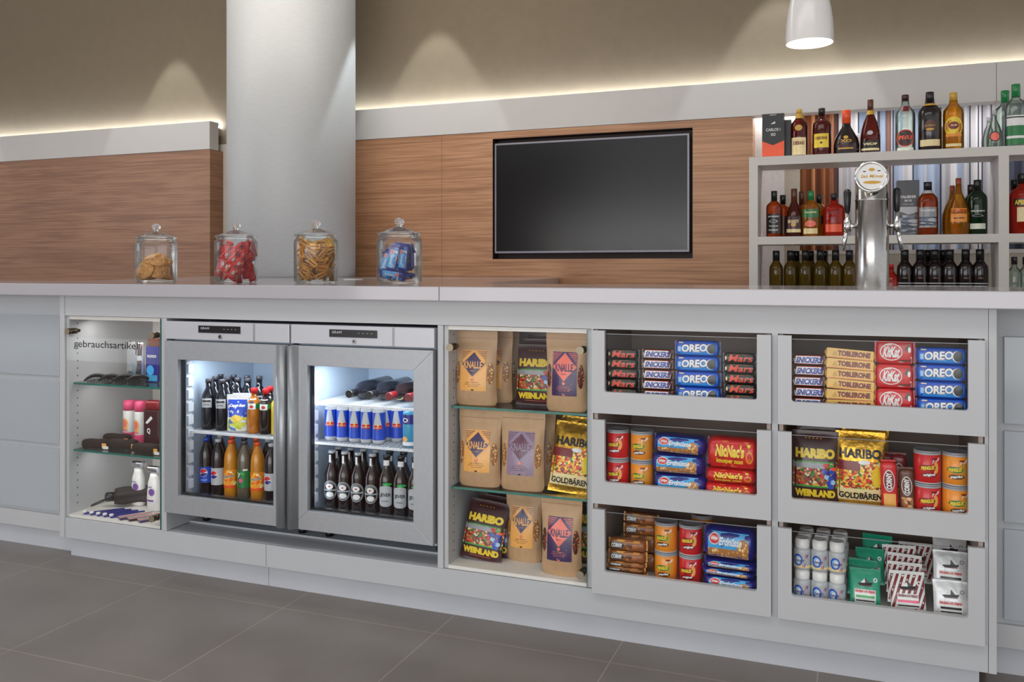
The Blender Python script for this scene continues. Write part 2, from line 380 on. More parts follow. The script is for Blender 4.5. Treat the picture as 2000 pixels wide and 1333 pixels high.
cr = N.new('ShaderNodeValToRGB'); L.new(no.outputs[0], cr.inputs[0]); cr.color_ramp.elements[0].color = lin((170, 171, 172))+(1,); cr.color_ramp.elements[1].color = lin((192, 193, 193))+(1,)
L.new(cr.outputs[0], b.inputs['Base Color']); b.inputs['Metallic'].default_value = .15; b.inputs['Roughness'].default_value = .55
g = G(); g.lathe([(.461, 0), (.461, 4.0)], 'column_paint', 96)
tag(g.obj('column', loc=(-3.842, 2.67, 0)), 'thick round silver grey column rising behind the counter', 'column')

# niche behind the bottle shelves
g = G(); g.box(XR1, 6, 3.9, 4.0, 0, 4, 'cream_wall'); g.box(XR1-.02, XR1, WY+.17, 3.9, 0, 2.3, 'cream_wall'); struct(g.obj('wall_niche'))
g = G(); g.box(X(1532, 3.4)-.36, X(1532, 3.4), 3.40, 3.42, 0, 2.4, 'bright_panel'); g.box(X(1532, 3.4), X(1562, 3.4), 3.40, 3.42, 0, 2.4, 'cream_wall'); struct(g.obj('wall_niche_panel'))
g = G(); g.box(-.62, 4, 3.44, 3.50, 0, 1.32, 'cream_wall'); g.box(-.62, 4, 3.42, 3.52, 1.32, 1.345, 'shelf_white'); struct(g.obj('trim_5'))
CY = 3.62
def curtain(name, a, b, stops, label):
    xa, xb = X(a, CY), X(b, CY)
    stripes(name+'_cloth', xa, xb, [(X(p, CY), c) for p, c in stops])
    g = G(); n = 320
    prof = [(xa+(xb-xa)*i/n, .018*sin(i/n*(xb-xa)*95)+.01*sin(i/n*(xb-xa)*41+1)) for i in range(n+1)]
    v = [(x, y, z) for z in (1.2, 2.6) for x, y in prof]+[(x, y+.004, z) for z in (1.2, 2.6) for x, y in prof]
    m_ = n+1; f = []
    for i in range(n): f += [(i, i+1, m_+i+1, m_+i), (2*m_+i+1, 2*m_+i, 3*m_+i, 3*m_+i+1)]
    g.add(v, f, name+'_cloth', True)
    tag(g.obj(name, loc=(0, CY, 0)), label, 'curtain')
bl, nv, gy, br_, lg = (158, 172, 196), (60, 64, 80), (170, 170, 176), (116, 86, 76), (200, 198, 202)
curtain('brown_curtain', 1555, 1637, [(1555, (150, 96, 56)), (1570, (120, 66, 32)), (1584, (170, 112, 72)), (1592, (98, 52, 30)), (1602, (150, 92, 52)), (1612, (118, 66, 40)), (1620, (166, 110, 76)), (1628, (70, 40, 36))],
        'brown striped curtain behind the left end of the bottle shelves')
curtain('blue_curtain', 1638, 2420, [(1638, lg), (1650, gy), (1660, lg), (1673, nv), (1677, bl), (1690, gy), (1702, lg), (1713, nv), (1716, bl), (1727, br_), (1738, lg), (1742, nv), (1746, bl), (1762, lg), (1782, nv),
        (1785, bl), (1803, lg), (1808, bl), (1834, nv), (1837, gy), (1855, lg), (1866, bl), (1878, gy), (1893, nv), (1896, lg), (1907, nv), (1910, lg), (1916, nv), (1919, gy), (1934, nv), (1937, lg), (1955, nv)][:32],
        'blue and grey striped curtain hanging behind the bottle shelves')
area('niche_fill_light', (.6, 3.40, 2.28), (.6, 3.50, 1.2), 3.2, .12, 15, (1, .97, .94))  # added fill that brightens the niche, no fitting is built for it

# television in its recess
tv = thing('television', 'large flat black television set into the timber wall', 'television', (X(965, WY)+.0, WY+.01, 0))
tw = X(1346, WY)-X(965, WY)
g = G(); g.box(0, tw, 0, .06, 1.336, 2.150, 'bezel'); g.obj('frame', tv, bevel=.004)
g = G(); g.box(.014, tw-.014, -.002, .0, 1.352, 2.136, 'screen_black'); g.obj('screen', tv)
g = G(); g.box(.2, tw-.2, .06, .088, 1.5, 2.0, 'black_plastic'); g.obj('wall_bracket', tv)

# ------------------------------------------------------------------ counter
ZT = 1.16
def worktop(): 
    sx = X(857, -.05)
    g = G(); g.box(-7.5, sx-.0008, -.05, .60, 1.11, ZT, 'worktop_white')
    tag(g.obj('worktop', bevel=.003), 'glossy white stone worktop, left length carrying the glass jars', 'worktop', 'worktop lengths of the counter')
    g = G(); g.box(sx+.0008, 3.2, -.05, .60, 1.11, ZT, 'worktop_white')
    tag(g.obj('worktop', bevel=.003), 'glossy white stone worktop, right length in front of the tap', 'worktop', 'worktop lengths of the counter')
    notch = [(-3.842+.468*sin(a_), 2.67-.468*cos(a_)) for a_ in [pi/2-pi*i/24 for i in range(25)]]
    g = G(); g.slab([(-3.65, .601), (-1.43, .601), (-1.95, 3.21), (-3.374, 3.21)]+notch+[(-4.310, 3.21), (-5.0, 3.21)], 1.11, ZT, 'worktop_white')
    wg = thing('side_counter', 'white counter wing running back from the main counter to the timber wall', 'counter')
    # leave room for the round column
    o = g.obj('top', wg, bevel=.002)
    g = G(); g.slab([(-1.50, .75), (-2.0, 3.2), (-2.03, 3.2), (-1.53, .75)], 0, 1.108, 'white_laminate'); g.obj('side_panel', wg); g = G(); g.slab([(-3.6, .75), (-4.95, 3.2), (-4.98, 3.2), (-3.63, .75)], 0, 1.108, 'white_laminate'); g.obj('side_panel', wg)
worktop()
g = G(); g.lathe([(.001, 0), (.054, 0), (.056, .0015), (.05, .003), (.001, .003)], 'white', 32)
tag(g.obj('coaster', loc=(-2.64, 1.55, ZT)), 'small round white paper coaster lying behind the jars', 'coaster')

fr = thing('shop_counter', 'white laminate body of the shop counter with fascia and plinth', 'counter')
g = G(); g.box(-3.102, .364, 0, .018, 1.024, 1.109, 'white_laminate'); g.obj('fascia', fr)
g = G(); g.box(-3.102, -2.079, 0, .018, .083, .168, 'grey_laminate'); g.obj('base_rail', fr, bevel=.001)
g = G(); g.box(-2.077, .364, 0, .018, .083, .168, 'grey_laminate'); g.obj('base_rail', fr, bevel=.001)
for a, b in ((-3.13, -3.103), (.365, .385)):
    g = G(); g.box(a, b, -.002, .6, .083, 1.109, 'white_laminate'); g.obj('end_panel', fr, bevel=.001)
for a, b in ((-3.10, -2.089), (-2.087, .345)):
    g = G(); g.box(a, b, .03, .045, 0, .082, 'plinth'); g.obj('plinth_board', fr)
for a, b in ((-.2215, -.2035),):
    g = G(); g.box(a, b, .0, .5, .168, 1.024, 'grey_laminate'); g.obj('divider', fr)
g = G(); g.box(-3.10, .36, .55, .57, .0, 1.105, 'inner_laminate'); g.obj('back_board', fr)
g = G(); g.box(-3.10, .345, .06, .55, .0, .08, 'inner_laminate'); g.obj('base', fr)

# recess with the coolers: floor boards
rc = thing('cooler_bay', 'white open bay holding the two glass door coolers', 'cabinet')
g = G(); g.box(-2.556, -1.352, .019, .54, .084, .168, 'white_laminate'); g.obj('floor_board', rc)
g = G(); g.box(-2.556, -1.352, .13, .54, .1685, .176, 'grey_laminate'); g.obj('raised_board', rc)
for a, b in ((-2.582, -2.558), (-1.352, -1.331)):
    g = G(); g.box(a, b, .0, .54, .169, 1.023, 'white_laminate'); g.obj('side_panel', rc)

# flanking fronts with satin glass panels
for side, xa, xb, Y0, (pa, pb) in (('left', -7.0, -3.131, .05, (-4.2, -3.175)), ('right', .386, 3.0, .2, (.432, 1.4))):
    t = thing('glazed_counter', 'pale counter front with three satin glass panels, %s of the shop shelves' % side, 'counter')
    g = G(); g.box(xa, xb, Y0+.012, Y0+.04, .084, 1.108, 'grey_laminate'); g.obj('backing_board', t)
    g = G(); g.box(xa, xb, Y0+.02, Y0+.035, 0, .083, 'plinth'); g.obj('plinth_board', t)
    g = G(); g.box(xa, xb, Y0-.004, Y0+.0118, .086, .155, 'white_laminate'); g.obj('bottom_rail', t, bevel=.001)
    for z0, z1 in ((.757, 1.018), (.462, .735), (.169, .440)):
        for q in range(3):
            w_ = abs(pb-pa); x0 = (pb-(q+1)*1.04) if side == 'left' else pa+q*1.04
            g = G(); g.box(x0, x0+1.025, Y0-.001, Y0+.0118, z0, z1, 'frosted_pane'); g.obj('glass_panel', t, bevel=.0015)

# low service ledge behind the counter (carries the beer tower)
sl = thing('service_ledge', 'low steel service ledge behind the white counter', 'ledge')
g = G(); g.box(-1.2, 2.6, .62, 1.15, .90, .93, 'steel'); g.obj('top', sl)
g = G(); g.box(-1.2, 2.6, 1.10, 1.12, 0, .899, 'grey_laminate'); g.box(-1.2, -1.18, .62, 1.1, 0, .899, 'grey_laminate'); g.box(2.58, 2.6, .62, 1.1, 0, .899, 'grey_laminate'); g.obj('body', sl)

# ------------------------------------------------------------------ glass fronted display cabinets
def cabinet(name, x0, x1, label, holes):
    t = thing(name, label, 'cabinet')
    t_ = .016; D = .50
    g = G(); g.box(x0, x0+t_, .008, D, .170, 1.022, 'white_laminate')
    for z in [.22+.032*i for i in range(25)]:
        if holes: 
            for yy in (.05, ): g.lathe([(.0001, 0), (.0032, 0)], 'dark_gap', 8, (x0+t_+.0006, yy, z), False, 'x')
    g.obj('side_panel', t)
    g = G(); g.box(x1-t_, x1, .008, D, .170, 1.022, 'white_laminate'); g.obj('side_panel', t)
    g = G(); g.box(x0+t_, x1-t_, D-.016, D, .170, 1.022, 'inner_laminate'); g.obj('back_panel', t)
    g = G(); g.box(x0+t_, x1-t_, .008, D-.016, .170, .182, 'inner_laminate'); g.obj('bottom_panel', t)
    g = G(); g.box(x0+t_, x1-t_, .008, D-.016, 1.008, 1.022, 'inner_laminate'); g.obj('top_panel', t)
    for z in (.730, .445):
        g = G(); g.box(x0+t_+.001, x1-t_-.001, .030, D-.02, z, z+.008, 'shelf_glass'); g.box(x0+t_+.001, x1-t_-.001, .0285, .030, z, z+.008, 'green_edge')
        g.obj('glass_shelf', t)
    return t
def glass_door(t, x0, x1, knobs):
    g = G(); g.box(x0, x1, -.004, .002, .172, 1.020, 'door_glass')
    g.box(x1-.0008, x1+.0006, -.004, .002, .172, 1.020, 'green_edge')
    g.obj('glass_door', t)
    d = t.children[-1]
    d = [c for c in t.children if c.name.startswith('glass_door')][-1]
    for kx, kz in knobs:
        g = G(); g.lathe([(.013, -.018), (.013, -.006), (.009, -.005), (.009, .004), (.012, .005), (.012, .03), (.007, .031), (.007, .045)], 'brass_dark', 18, (kx, 0, kz), True, 'y')
        g.lathe([(.0135, -.0195), (.0135, -.018)], 'brass_face', 18, (kx, 0, kz), True, 'y'); g.obj('hinge_bolt', d)
    return d
lc = cabinet('toiletries_cabinet', -3.102, -2.583, 'white glass fronted cabinet of toiletries at left end of counter', True)
d = glass_door(lc, -3.095, -2.586, ((-3.07, .958), (-2.618, .953), (-2.618, .215)))
g = G(); g.text(lambda x, z, k=0: (x, -.0048, z), 'gebrauchsartikel', -2.874, .903, .345, .038, 'black', bold=.004); g.obj('lettering', d)
mc = cabinet('snack_cabinet', -1.330, -.792, 'white glass fronted cabinet of popcorn pouches beside the coolers', True)
glass_door(mc, -1.312, -.806, ((-1.297, .948), (-.826, .953), (-.826, .215)))

# ------------------------------------------------------------------ drawer units
def drawer(par, x0, x1, z0, z1, zo, win0, win1):
    d = bpy.data.objects.new('drawer', None); COL.objects.link(d); d.parent = par
    g = G(); r = .006
    pts = [(x0, z1), (x0, z0), (x1, z0), (x1, z1), (win1, z1), (win1, zo+r), (win1-.002, zo+.002), (win1-r, zo), (win0+r, zo), (win0+.002, zo+.002), (win0, zo+r), (win0, z1)]
    # front as three solids with a U shaped outline
    g.box(x0, win0, -.018, 0, z0, z1, 'white_laminate'); g.box(win1, x1, -.018, 0, z0, z1, 'white_laminate'); g.box(win0, win1, -.018, 0, z0, zo, 'white_laminate')
    for sx, e in ((win0, 1), (win1, -1)): g.prism([(sx, zo), (sx+e*.007, zo), (sx+e*.002, zo+.002), (sx, zo+.007)][::1 if e > 0 else -1], -.018, 0, 'white_laminate')
    g.obj('front', d)
    g = G(); g.box(win0-.012, win1+.012, .0005, .005, zo-.02, z1-.012, 'door_glass'); g.box(win0, win1, .0005, .005, z1-.012, z1-.0105, 'grey'); g.obj('glass_pane', d)
    g = G()
    zb = z0+.045
    g.box(x0+.03, x1-.03, .006, .42, zb-.010, zb, 'inner_laminate'); g.box(x0+.018, x0+.03, .006, .42, zb-.01, zo+.03, 'inner_laminate'); g.box(x1-.03, x1-.018, .006, .42, zb-.01, zo+.03, 'inner_laminate'); g.box(x0+.03, x1-.03, .408, .42, zb, zo+.03, 'inner_laminate')
    g.obj('tray', d)
    return zb
for nm, x0, x1, w0, w1, lab in (('left', -.785, -.2225, -.743, -.264, 'white drawer unit, left of the two, with three windowed drawers'), ('right', -.2025, .354, -.163, .312, 'white drawer unit, right of the two, with three windowed drawers')):
    t = thing('drawer_unit', lab, 'drawer unit')
    for z0, z1, zo in ((.751, 1.020, .821), (.456, .729, .528), (.163, .437, .236)): drawer(t, x0, x1, z0, z1, zo, w0, w1)
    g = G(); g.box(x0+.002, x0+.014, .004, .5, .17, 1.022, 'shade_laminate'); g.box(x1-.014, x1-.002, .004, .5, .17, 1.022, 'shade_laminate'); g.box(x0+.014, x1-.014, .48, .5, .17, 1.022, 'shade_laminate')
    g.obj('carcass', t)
g = G(); g.box(.355, .364, .0, .02, .168, 1.024, 'grey_laminate'); g.obj('stile', fr)
g = G(); g.box(-.7915, -.786, .0, .02, .168, 1.024, 'white_laminate'); g.obj('stile', fr)

# ------------------------------------------------------------------ coolers
def cooler(x0, x1, gx0, gx1, shelves, label, handle_right):
    t = thing('glass_door_cooler', label, 'cooler'); W = 0
    z0, z1 = .25, .935
    # body shell
    g = G(); a, b = x0+.012, x1-.012
    g.box(a, a+.03, .03, .52, .235, 1.012, 'liner_white'); g.box(b-.03, b, .03, .52, .235, 1.012, 'liner_white')
    g.box(a+.03, b-.03, .49, .52, .235, 1.012, 'liner_white'); g.box(a+.03, b-.03, .03, .49, .235, .285, 'liner_white'); g.box(a+.03, b-.03, .03, .49, .90, 1.012, 'liner_white')
    g.obj('body', t)
    g = G(); g.box(a+.05, b-.05, .06, .30, .862, .90, 'liner_white'); g.obj('air_duct', t, bevel=.004)
    # head panel
    g = G(); g.box(x0+.002, x1-.002, -.012, .03, .942, 1.013, 'head_grey'); g.obj('head_panel', t, bevel=.003)
    h = [c for c in t.children][-1]
    hp = [c for c in t.children if c.name.startswith('head_panel')][0]
    cx = x0+(x1-x0)*.46
    g = G(); dz = .985
    g.box(cx-.105, cx+.095, -.0145, -.0118, dz-.014, dz+.014, 'black_plastic'); g.text(flat(-.0146), 'GRAM', cx-.072, dz+.004, .042, .009, 'silver')
    for q in range(4): g.text(flat(-.0146), '-', cx+.02+q*.018, dz+.002, .006, .0025, 'grey')
    g.obj('display', hp)
    g = G(); g.lathe([(.0085, -.016), (.0085, -.012)], 'chrome', 16, (cx, 0, .957), True, 'y'); g.lathe([(.004, -.0165), (.004, -.016)], 'black', 12, (cx, 0, .957), True, 'y'); g.obj('lock', hp)
    g = G(); g.box(x0+(x1-x0)*.72, x0+(x1-x0)*.735, -.0125, -.0118, .944, 1.011, 'grey'); g.obj('seam', hp)
    # door frame: four mitred rails
    d = bpy.data.objects.new('door', None); COL.objects.link(d); d.parent = t
    gz0, gz1 = .322, .862
    O = [(x0+.003, z0), (x1-.003, z0), (x1-.003, z1), (x0+.003, z1)]; I = [(gx0, gz0), (gx1, gz0), (gx1, gz1), (gx0, gz1)]
    for i, nm in enumerate(('bottom_rail', 'side_rail', 'top_rail', 'side_rail')):
        j = (i+1) % 4; g = G(); g.prism([O[i], O[j], I[j], I[i]], -.02, .022, 'brushed'); g.obj(nm, d, bevel=.0012)
    g = G(); g.box(gx0+.0005, gx1-.0005, -.006, -.002, gz0, gz1, 'door_glass'); 
    for bx in ((gx0+.001, gx0+.005, gz0, gz1), (gx1-.005, gx1-.001, gz0, gz1), (gx0+.005, gx1-.005, gz0+.001, gz0+.008)): g.box(bx[0], bx[1], .0, .020, bx[2], bx[3], 'black_plastic')
    g.obj('glass_pane', d)
    hx = x1-.022 if handle_right else x0+.022
    g = G(); prof = [(hx-.032*(1 if handle_right else .8)+.064*(1 if handle_right else .7)*i/12, -.021-.024*sin(pi*i/12)**.8) for i in range(13)]
    prof = [(min(max(x, x0+.004), x1-.004), y) for x, y in prof]
    n = len(prof); v = [(x, y, z0+.002) for x, y in prof]+[(x, y, z1-.002) for x, y in prof]
    g.add(v, [(i, i+1, n+i+1, n+i) for i in range(n-1)]+[tuple(reversed(range(n))), tuple(range(n, 2*n))], 'brushed_dark', True); g.obj('handle', d)
    # wire shelves
    la, lb = a+.03, b-.03
    for z in shelves+[.300]:
        g = G(); y0 = .062
        for q in range(2): g.box(la+.006, lb-.006, y0+q*.37, y0+.006+q*.37, z-.009, z-.001, 'wire_white')
        for k in range(34):
            xx = la+.012+(lb-la-.024)*k/33; g.box(xx-.0012, xx+.0012, y0, y0+.376, z-.003, z, 'wire_white')
        g.obj('wire_shelf', t)
    for sx in (la, lb):
        g = G(); g.box(sx if sx == la else sx-.006, sx+.006 if sx == la else sx, .055, .085, .31, .86, 'wire_white')
        for k in range(10): g.box(sx+.006 if sx == la else sx-.016, sx+.016 if sx == la else sx-.006, .055, .085, .33+.052*k, .33+.052*k+.036, 'wire_white')
        g.obj('shelf_bracket', t)
    for q in (x0+.06, x1-.06):
        for yy in (.16, .44): g = G(); g.lathe([(.016, .1765), (.016, .2), (.01, .2), (.01, .236)], 'black_plastic', 12, (q, yy, 0)); g.obj('foot', t)
    return t
c1 = cooler(-2.554, -1.963, -2.484, -2.030, [.566], 'grey glass door cooler of soft drinks, left of the pair', True)
c2 = cooler(-1.959, -1.358, -1.879, -1.438, [.712, .563], 'grey glass door cooler of beer and cans, right of the pair', False)
g = G(); g.box(-1.908, -1.903, .030, .040, .33, .86, 'led'); g.obj('light_strip', c2)
g = G(); g.box(-2.502, -2.498, .032, .040, .33, .86, 'paleblue'); g.obj('light_strip', c1)
for cx, p in ((-2.26, 1.5), (-1.66, 2.0)):
    area('cooler_light', (cx, .10, .855), (cx, .2, .3), .40, .05, p, (.86, .93, 1))

# ------------------------------------------------------------------ bottle shelves
SY = 2.82; SB = SY+.32
bs = thing('bottle_shelves', 'white open bar shelving filled with bottles of spirits', 'shelving')
WS = 2.4
for nm, z0, z1 in (('top_board', 1.862, 1.914), ('shelf', 1.372, 1.420), ('shelf', .972, 1.02)):
    for a, b in ((-.53, .785), (.837, WS)):
        g = G(); g.box(a, b, SY, SB, z0, z1, 'shelf_white'); g.obj(nm, bs)
for a, b in ((-.582, -.53), (.785, .837)):
    g = G(); g.box(a, b, SY, SB, .95, 1.914, 'shelf_white'); g.obj('upright', bs)
bb = thing('back_bar_cabinet', 'white low cabinet under the bottle shelves', 'cabinet')
g = G(); g.box(-.60, WS, SY-.02, SB, .0, .92, 'white_laminate'); g.obj('body', bb)
g = G(); g.box(-.62, WS, SY-.04, SB, .92, .949, 'worktop_white'); g.obj('top', bb)

# ------------------------------------------------------------------ pendant lamp
pl = thing('pendant_lamp', 'white bell shaped pendant lamp glowing over the bar', 'lamp', (X(1581, .82), .82, 0))
zb, R = 2.100, .0905
prof = [(R, zb), (R*1.0, zb+.03), (R*.97, zb+.08), (R*.9, zb+.13), (R*.78, zb+.18), (R*.6, zb+.22), (R*.35, zb+.25), (.02, zb+.265)]
g = G(); g.lathe(prof, 'lamp_white', 48, cap=False); g.lathe([(p[0]-.003, p[1]) for p in prof], 'lamp_white', 48, cap=False); g.lathe([(R-.003, zb), (R, zb)], 'lamp_white', 48, cap=False); g.obj('lamp_shade', pl)
g = G(); g.lathe([(.001, zb+.012), (R-.006, zb+.012)], 'lamp_glow', 40, cap=False); g.obj('diffuser', pl)
g = G(); g.tube([(0, 0, zb+.26), (0, 0, 4.0)], .003, 'white'); g.obj('cord', pl)
g = G(); g.lathe([(.02, zb+.26), (.02, zb+.3), (.004, zb+.31)], 'chrome', 16); g.obj('cord_grip', pl)
g = G(); g.lathe([(.05, 3.97), (.05, 4.0)], 'white', 24); g.obj('ceiling_rose', pl)
spot('pendant_light', (X(1581, .82), .82, zb+.0), (X(1581, .82), .82, 0), 9, 2.2, .8, (1, .85, .66), .06)

# ------------------------------------------------------------------ beer tower
bt = thing('beer_tower', 'polished steel round beer tap tower behind the counter', 'beer tap', (X(1703, .85), .85, .931))
g = G(); g.lathe([(.075, 0), (.075, .012), (.0605, .016), (.0605, .55), (.0615, .551), (.0615, .556), (.0605, .557), (.0605, .675), (.056, .68), (.001, .68)], 'steel', 48); g.obj('column', bt)
b_ = bpy.data.objects.new('badge', None); COL.objects.link(b_); b_.parent = bt; b_.location = (-.003, -.060, .637); b_.rotation_euler = (-.12, 0, .14)
g = G(); g.lathe([(.062, .002), (.062, -.006), (.058, -.010), (.050, -.010), (.050, -.006)], 'chrome', 48, axis='y'); g.obj('rim', b_)
g = G(); g.lathe([(.0505, -.008), (.0505, -.002)], 'white', 40, axis='y'); F0 = flat(-.0082, .0003)
g.text(F0, 'San Miguel', 0, .0, .078, .017, 'gold', shear=.3); g.disc(F0, 0, .027, .011, .006, 'gold', 1); g.disc(F0, 0, -.022, .032, .006, 'gold', 1)
g.disc(F0, -.026, .020, .006, .002, 'black', 1); g.disc(F0, .026, .022, .006, .002, 'black', 1); g.obj('emblem', b_)
for sx, nm in ((-1, 'left'), (1, 'right')):
    f_ = bpy.data.objects.new('tap', None); COL.objects.link(f_); f_.parent = bt
    xx = sx*.088
    g = G(); g.lathe([(.010, 0), (.010, .03), (.013, .03), (.013, .034), (.009, .036)], 'chrome', 16, (0, 0, 0), True, 'x')
    for v_ in range(0): pass
    g.tube([(sx*.055, 0, .455), (xx, 0, .455)], .010, 'chrome', 14); g.lathe([(.014, .435), (.015, .455), (.014, .475), (.008, .485), (.007, .51)], 'chrome', 16, (xx, 0, 0))
    g.tube([(xx, 0, .45), (xx+sx*.008, -.005, .41), (xx+sx*.016, -.01, .36)], [.009, .008, .0075], 'chrome', 12)
    g.v = g.v[:]; g.obj('faucet', f_)
    g = G(); g.lathe([(.007, .508), (.010, .512), (.0125, .55), (.0145, .585), (.011, .596), (.001, .600)], 'black_plastic', 16, (xx, 0, 0)); g.obj('handle', f_)

for z_, p_ in ((1.000, .8), (.722, .28), (.438, .28)):
    area('cabinet_fill_light', (-2.842, .10, z_), (-2.842, .24, .1), .40, .04, p_, (1, .96, .92))  # added fill under the cabinet top and shelves, without any real fitting

# ------------------------------------------------------------------ packet shapes
def sg(v, p): return math.copysign(abs(v)**p, v)
def pil_s(t): return max(.22, (1-min(1, abs(t))**16)**.5)
def pillow(g, w, d, h, mt, p=4.0, nx=18, na=20, wob=.0):
    v = []; f = []
    for i in range(nx+1):
        t = -1+2*i/nx; t = math.copysign(abs(t)**.6, t); s = pil_s(t); x = t*w/2
        for k in range(na):
            a = 2*pi*k/na; q = 1+wob*sin(7*t+3*a)
            v.append((x, d/2*s*sg(cos(a), 2/p)*q, h/2+h/2*s*sg(sin(a), 2/p)*q))
    for i in range(nx):
        for k in range(na): f.append((i*na+k, (i+1)*na+k, (i+1)*na+(k+1) % na, i*na+(k+1) % na))
    f += [tuple(range(na)), tuple(nx*na+k for k in reversed(range(na)))]
    g.add(v, f, mt, True)
def pfn(w, d, h, p=4.0, e=.0006):
    def S(x, z, k=0):
        s = pil_s(2*x/w); q = min(.995, abs((z-h/2)/(h/2*s)))
        return (x, -(d/2)*s*(1-q**p)**(1/p)-e*(k+1.2), z)
    return S
def fin(g, x, d, h, mt, side):
    n = 9; z0, z1 = h*.05, h*.95; pts = [(x, z0)]
    for i in range(n): pts.append((x+side*(.006 if i % 2 else .0045), z0+(z1-z0)*i/(n-1)))
    pts.append((x, z1))
    if side > 0: pts = pts[::1]
    g.prism(pts if side < 0 else pts[::-1], -.001, .001, mt)
def pack(name, cat, w, d, h, mt, art, label='', fins=True, finmat=None, p=4.0, wob=0):
    t = thing(name, label, cat)
    g = G(); pillow(g, w-.012 if fins else w, d, h, mt, p, wob=wob); g.obj('wrapper', t)
    W = w-.012 if fins else w
    if fins:
        for s in (-1, 1): g = G(); fin(g, s*(W/2-.0015), d, h, finmat or mt, s); g.obj('end_seal', t)
    g = G(); art(g, pfn(W, d, h, p), W, h); g.obj('printed_front', t)
    return t
def art_mars(g, S, w, h):
    g.text(S, 'Mars', .006, h*.5, w*.74, h*.68, 'mars_red', 1, .015, .35); g.disc(S, -w*.42, h*.5, h*.10, h*.2, 'cream', 1); g.rect(S, -w*.3, w*.3, h*.86, h*.88, 'gold', 0)
def art_snick(g, S, w, h):
    def para(a, b, z0, z1, m, k): g.grid(lambda u, v: S(a+(b-a)*u+(v-.5)*.005, z0+(z1-z0)*v, k), 8, 2, m)
    para(-w*.42, w*.48, h*.12, h*.90, 'red', 0); para(-w*.41, w*.47, h*.16, h*.86, 'white', 1)
    g.text(S, 'SNICKERS', w*.03, h*.51, w*.80, h*.56, 'snick_blue', 2, .05, .25); g.rect(S, -w*.46, -w*.43, h*.35, h*.65, 'white', 1, 1, 1)
def art_oreo(g, S, w, h):
    g.grid(lambda u, v: S(-w*.44+w*.90*u, h*.12+(h*.5+h*.12*(1-u)*0+h*.18*u-.0)*v, 0), 10, 3, 'oreo_light')
    g.text(S, 'OREO', -w*.05, h*.54, w*.60, h*.56, 'navy', 1, .09, .1, .05); g.text(S, 'OREO', -w*.05, h*.54, w*.58, h*.50, 'white', 2, .04, .1, .05)
    g.disc(S, w*.32, h*.5, w*.105, h*.33, 'white', 1); g.disc(S, w*.335, h*.51, w*.095, h*.31, 'black', 2); g.disc(S, w*.335, h*.51, w*.06, h*.2, 'darkgrey', 3, ring=.85)
    g.text(S, 'original', .0, h*.27, w*.18, h*.08, 'white', 1, .0, .3); g.rect(S, -w*.41, -w*.30, h*.84, h*.91, 'cream', 1, 2, 1); g.rect(S, -w*.42, -w*.36, h*.3, h*.62, 'paleblue', 1, 1, 1)
def art_kitkat(g, S, w, h):
    g.disc(S, -w*.10, h*.52, w*.30, h*.36, 'white', 0, 28); g.disc(S, -w*.10, h*.52, w*.275, h*.32, 'red', 1, 28)
    g.text(S, 'Kit', -w*.2, h*.52, w*.20, h*.46, 'white', 2, .04, .2); g.text(S, 'Kat', .01*w, h*.52, w*.24, h*.46, 'white', 2, .04, .2)
    g.poly(S, [(w*.08, h*.10), (w*.44, h*.10), (w*.44, h*.34)], 'white', 0); g.poly(S, [(w*.1, h*.13), (w*.42, h*.14), (w*.42, h*.22), (w*.14, h*.20)], 'brown', 1); g.poly(S, [(w*.24, h*.62), (w*.34, h*.88), (w*.42, h*.86), (w*.36, h*.56)], 'brown', 0)
    g.disc(S, w*.38, h*.62, w*.04, h*.12, 'white', 1); g.text(S, 'Nestle', -w*.17, h*.82, w*.16, h*.07, 'white', 1)
mars = Proto(pack('chocolate_bar', 'chocolate bar', .114, .038, .0315, 'black', art_mars))
snick = Proto(pack('chocolate_bar', 'chocolate bar', .108, .038, .032, 'brown', art_snick))
oreo = Proto(pack('biscuit_packet', 'biscuit packet', .156, .05, .0485, 'oreo_blue', art_oreo, finmat='navy'))
kitkat = Proto(pack('wafer_packet', 'wafer packet', .118, .03, .0710, 'red', art_kitkat))
def tobler():
    t = thing('chocolate_bar', '', 'chocolate bar'); L, h, d = .140, .030, .030
    g = G(); v = [(-L/2, -.014, 0), (-L/2, -.014, h), (-L/2+.0, .014, h/2), (L/2, -.014, 0), (L/2, -.014, h), (L/2, .014, h/2), (-L/2-.009, -.004, h/2), (L/2+.009, -.004, h/2)]
    g.add(v, [(0, 3, 4, 1), (1, 4, 5, 2), (0, 2, 5, 3), (0, 1, 6), (1, 2, 6), (2, 0, 6), (3, 7, 4), (4, 7, 5), (5, 7, 3)], 'toblerone'); g.obj('carton', t, bevel=.0008)
    F = flat(-.0145, .0004); g = G(); g.text(F, 'TOBLERONE', .012, h*.54, .098, .0165, 'darkred', 0, .06); g.poly(F, [(-.055, h*.25), (-.036, h*.25), (-.045, h*.8)], 'gold', 0)
    g.rect(F, -.066, .066, .0015, .003, 'red', 0); g.obj('lettering', t); return Proto(t)
tob = tobler()
YB = .045
def stack(pr, px, z0, pitch, n, what, where, group, dy=0, tilt=None, jit=.002, sx=None):
    for i in range(n):
        z = z0+pitch*(n-1-i)
        pr.put((X(px, YB)+random.uniform(-jit, jit), YB+dy, z), '%s, %s of %s' % (what, ORD[n][i], where), group, (0, (tilt[i] if tilt else 0), 0), sx)
AZ = .797
stack(mars, 1218, AZ, .0322, 5, 'black bar with red lettering', 'leftmost stack, left top drawer', 'black bars in the left top drawer', sx=(1, 1, 1))
stack(snick, 1285, AZ, .0331, 5, 'brown bar with blue lettering', 'its stack, left top drawer', 'brown bars in the left top drawer')
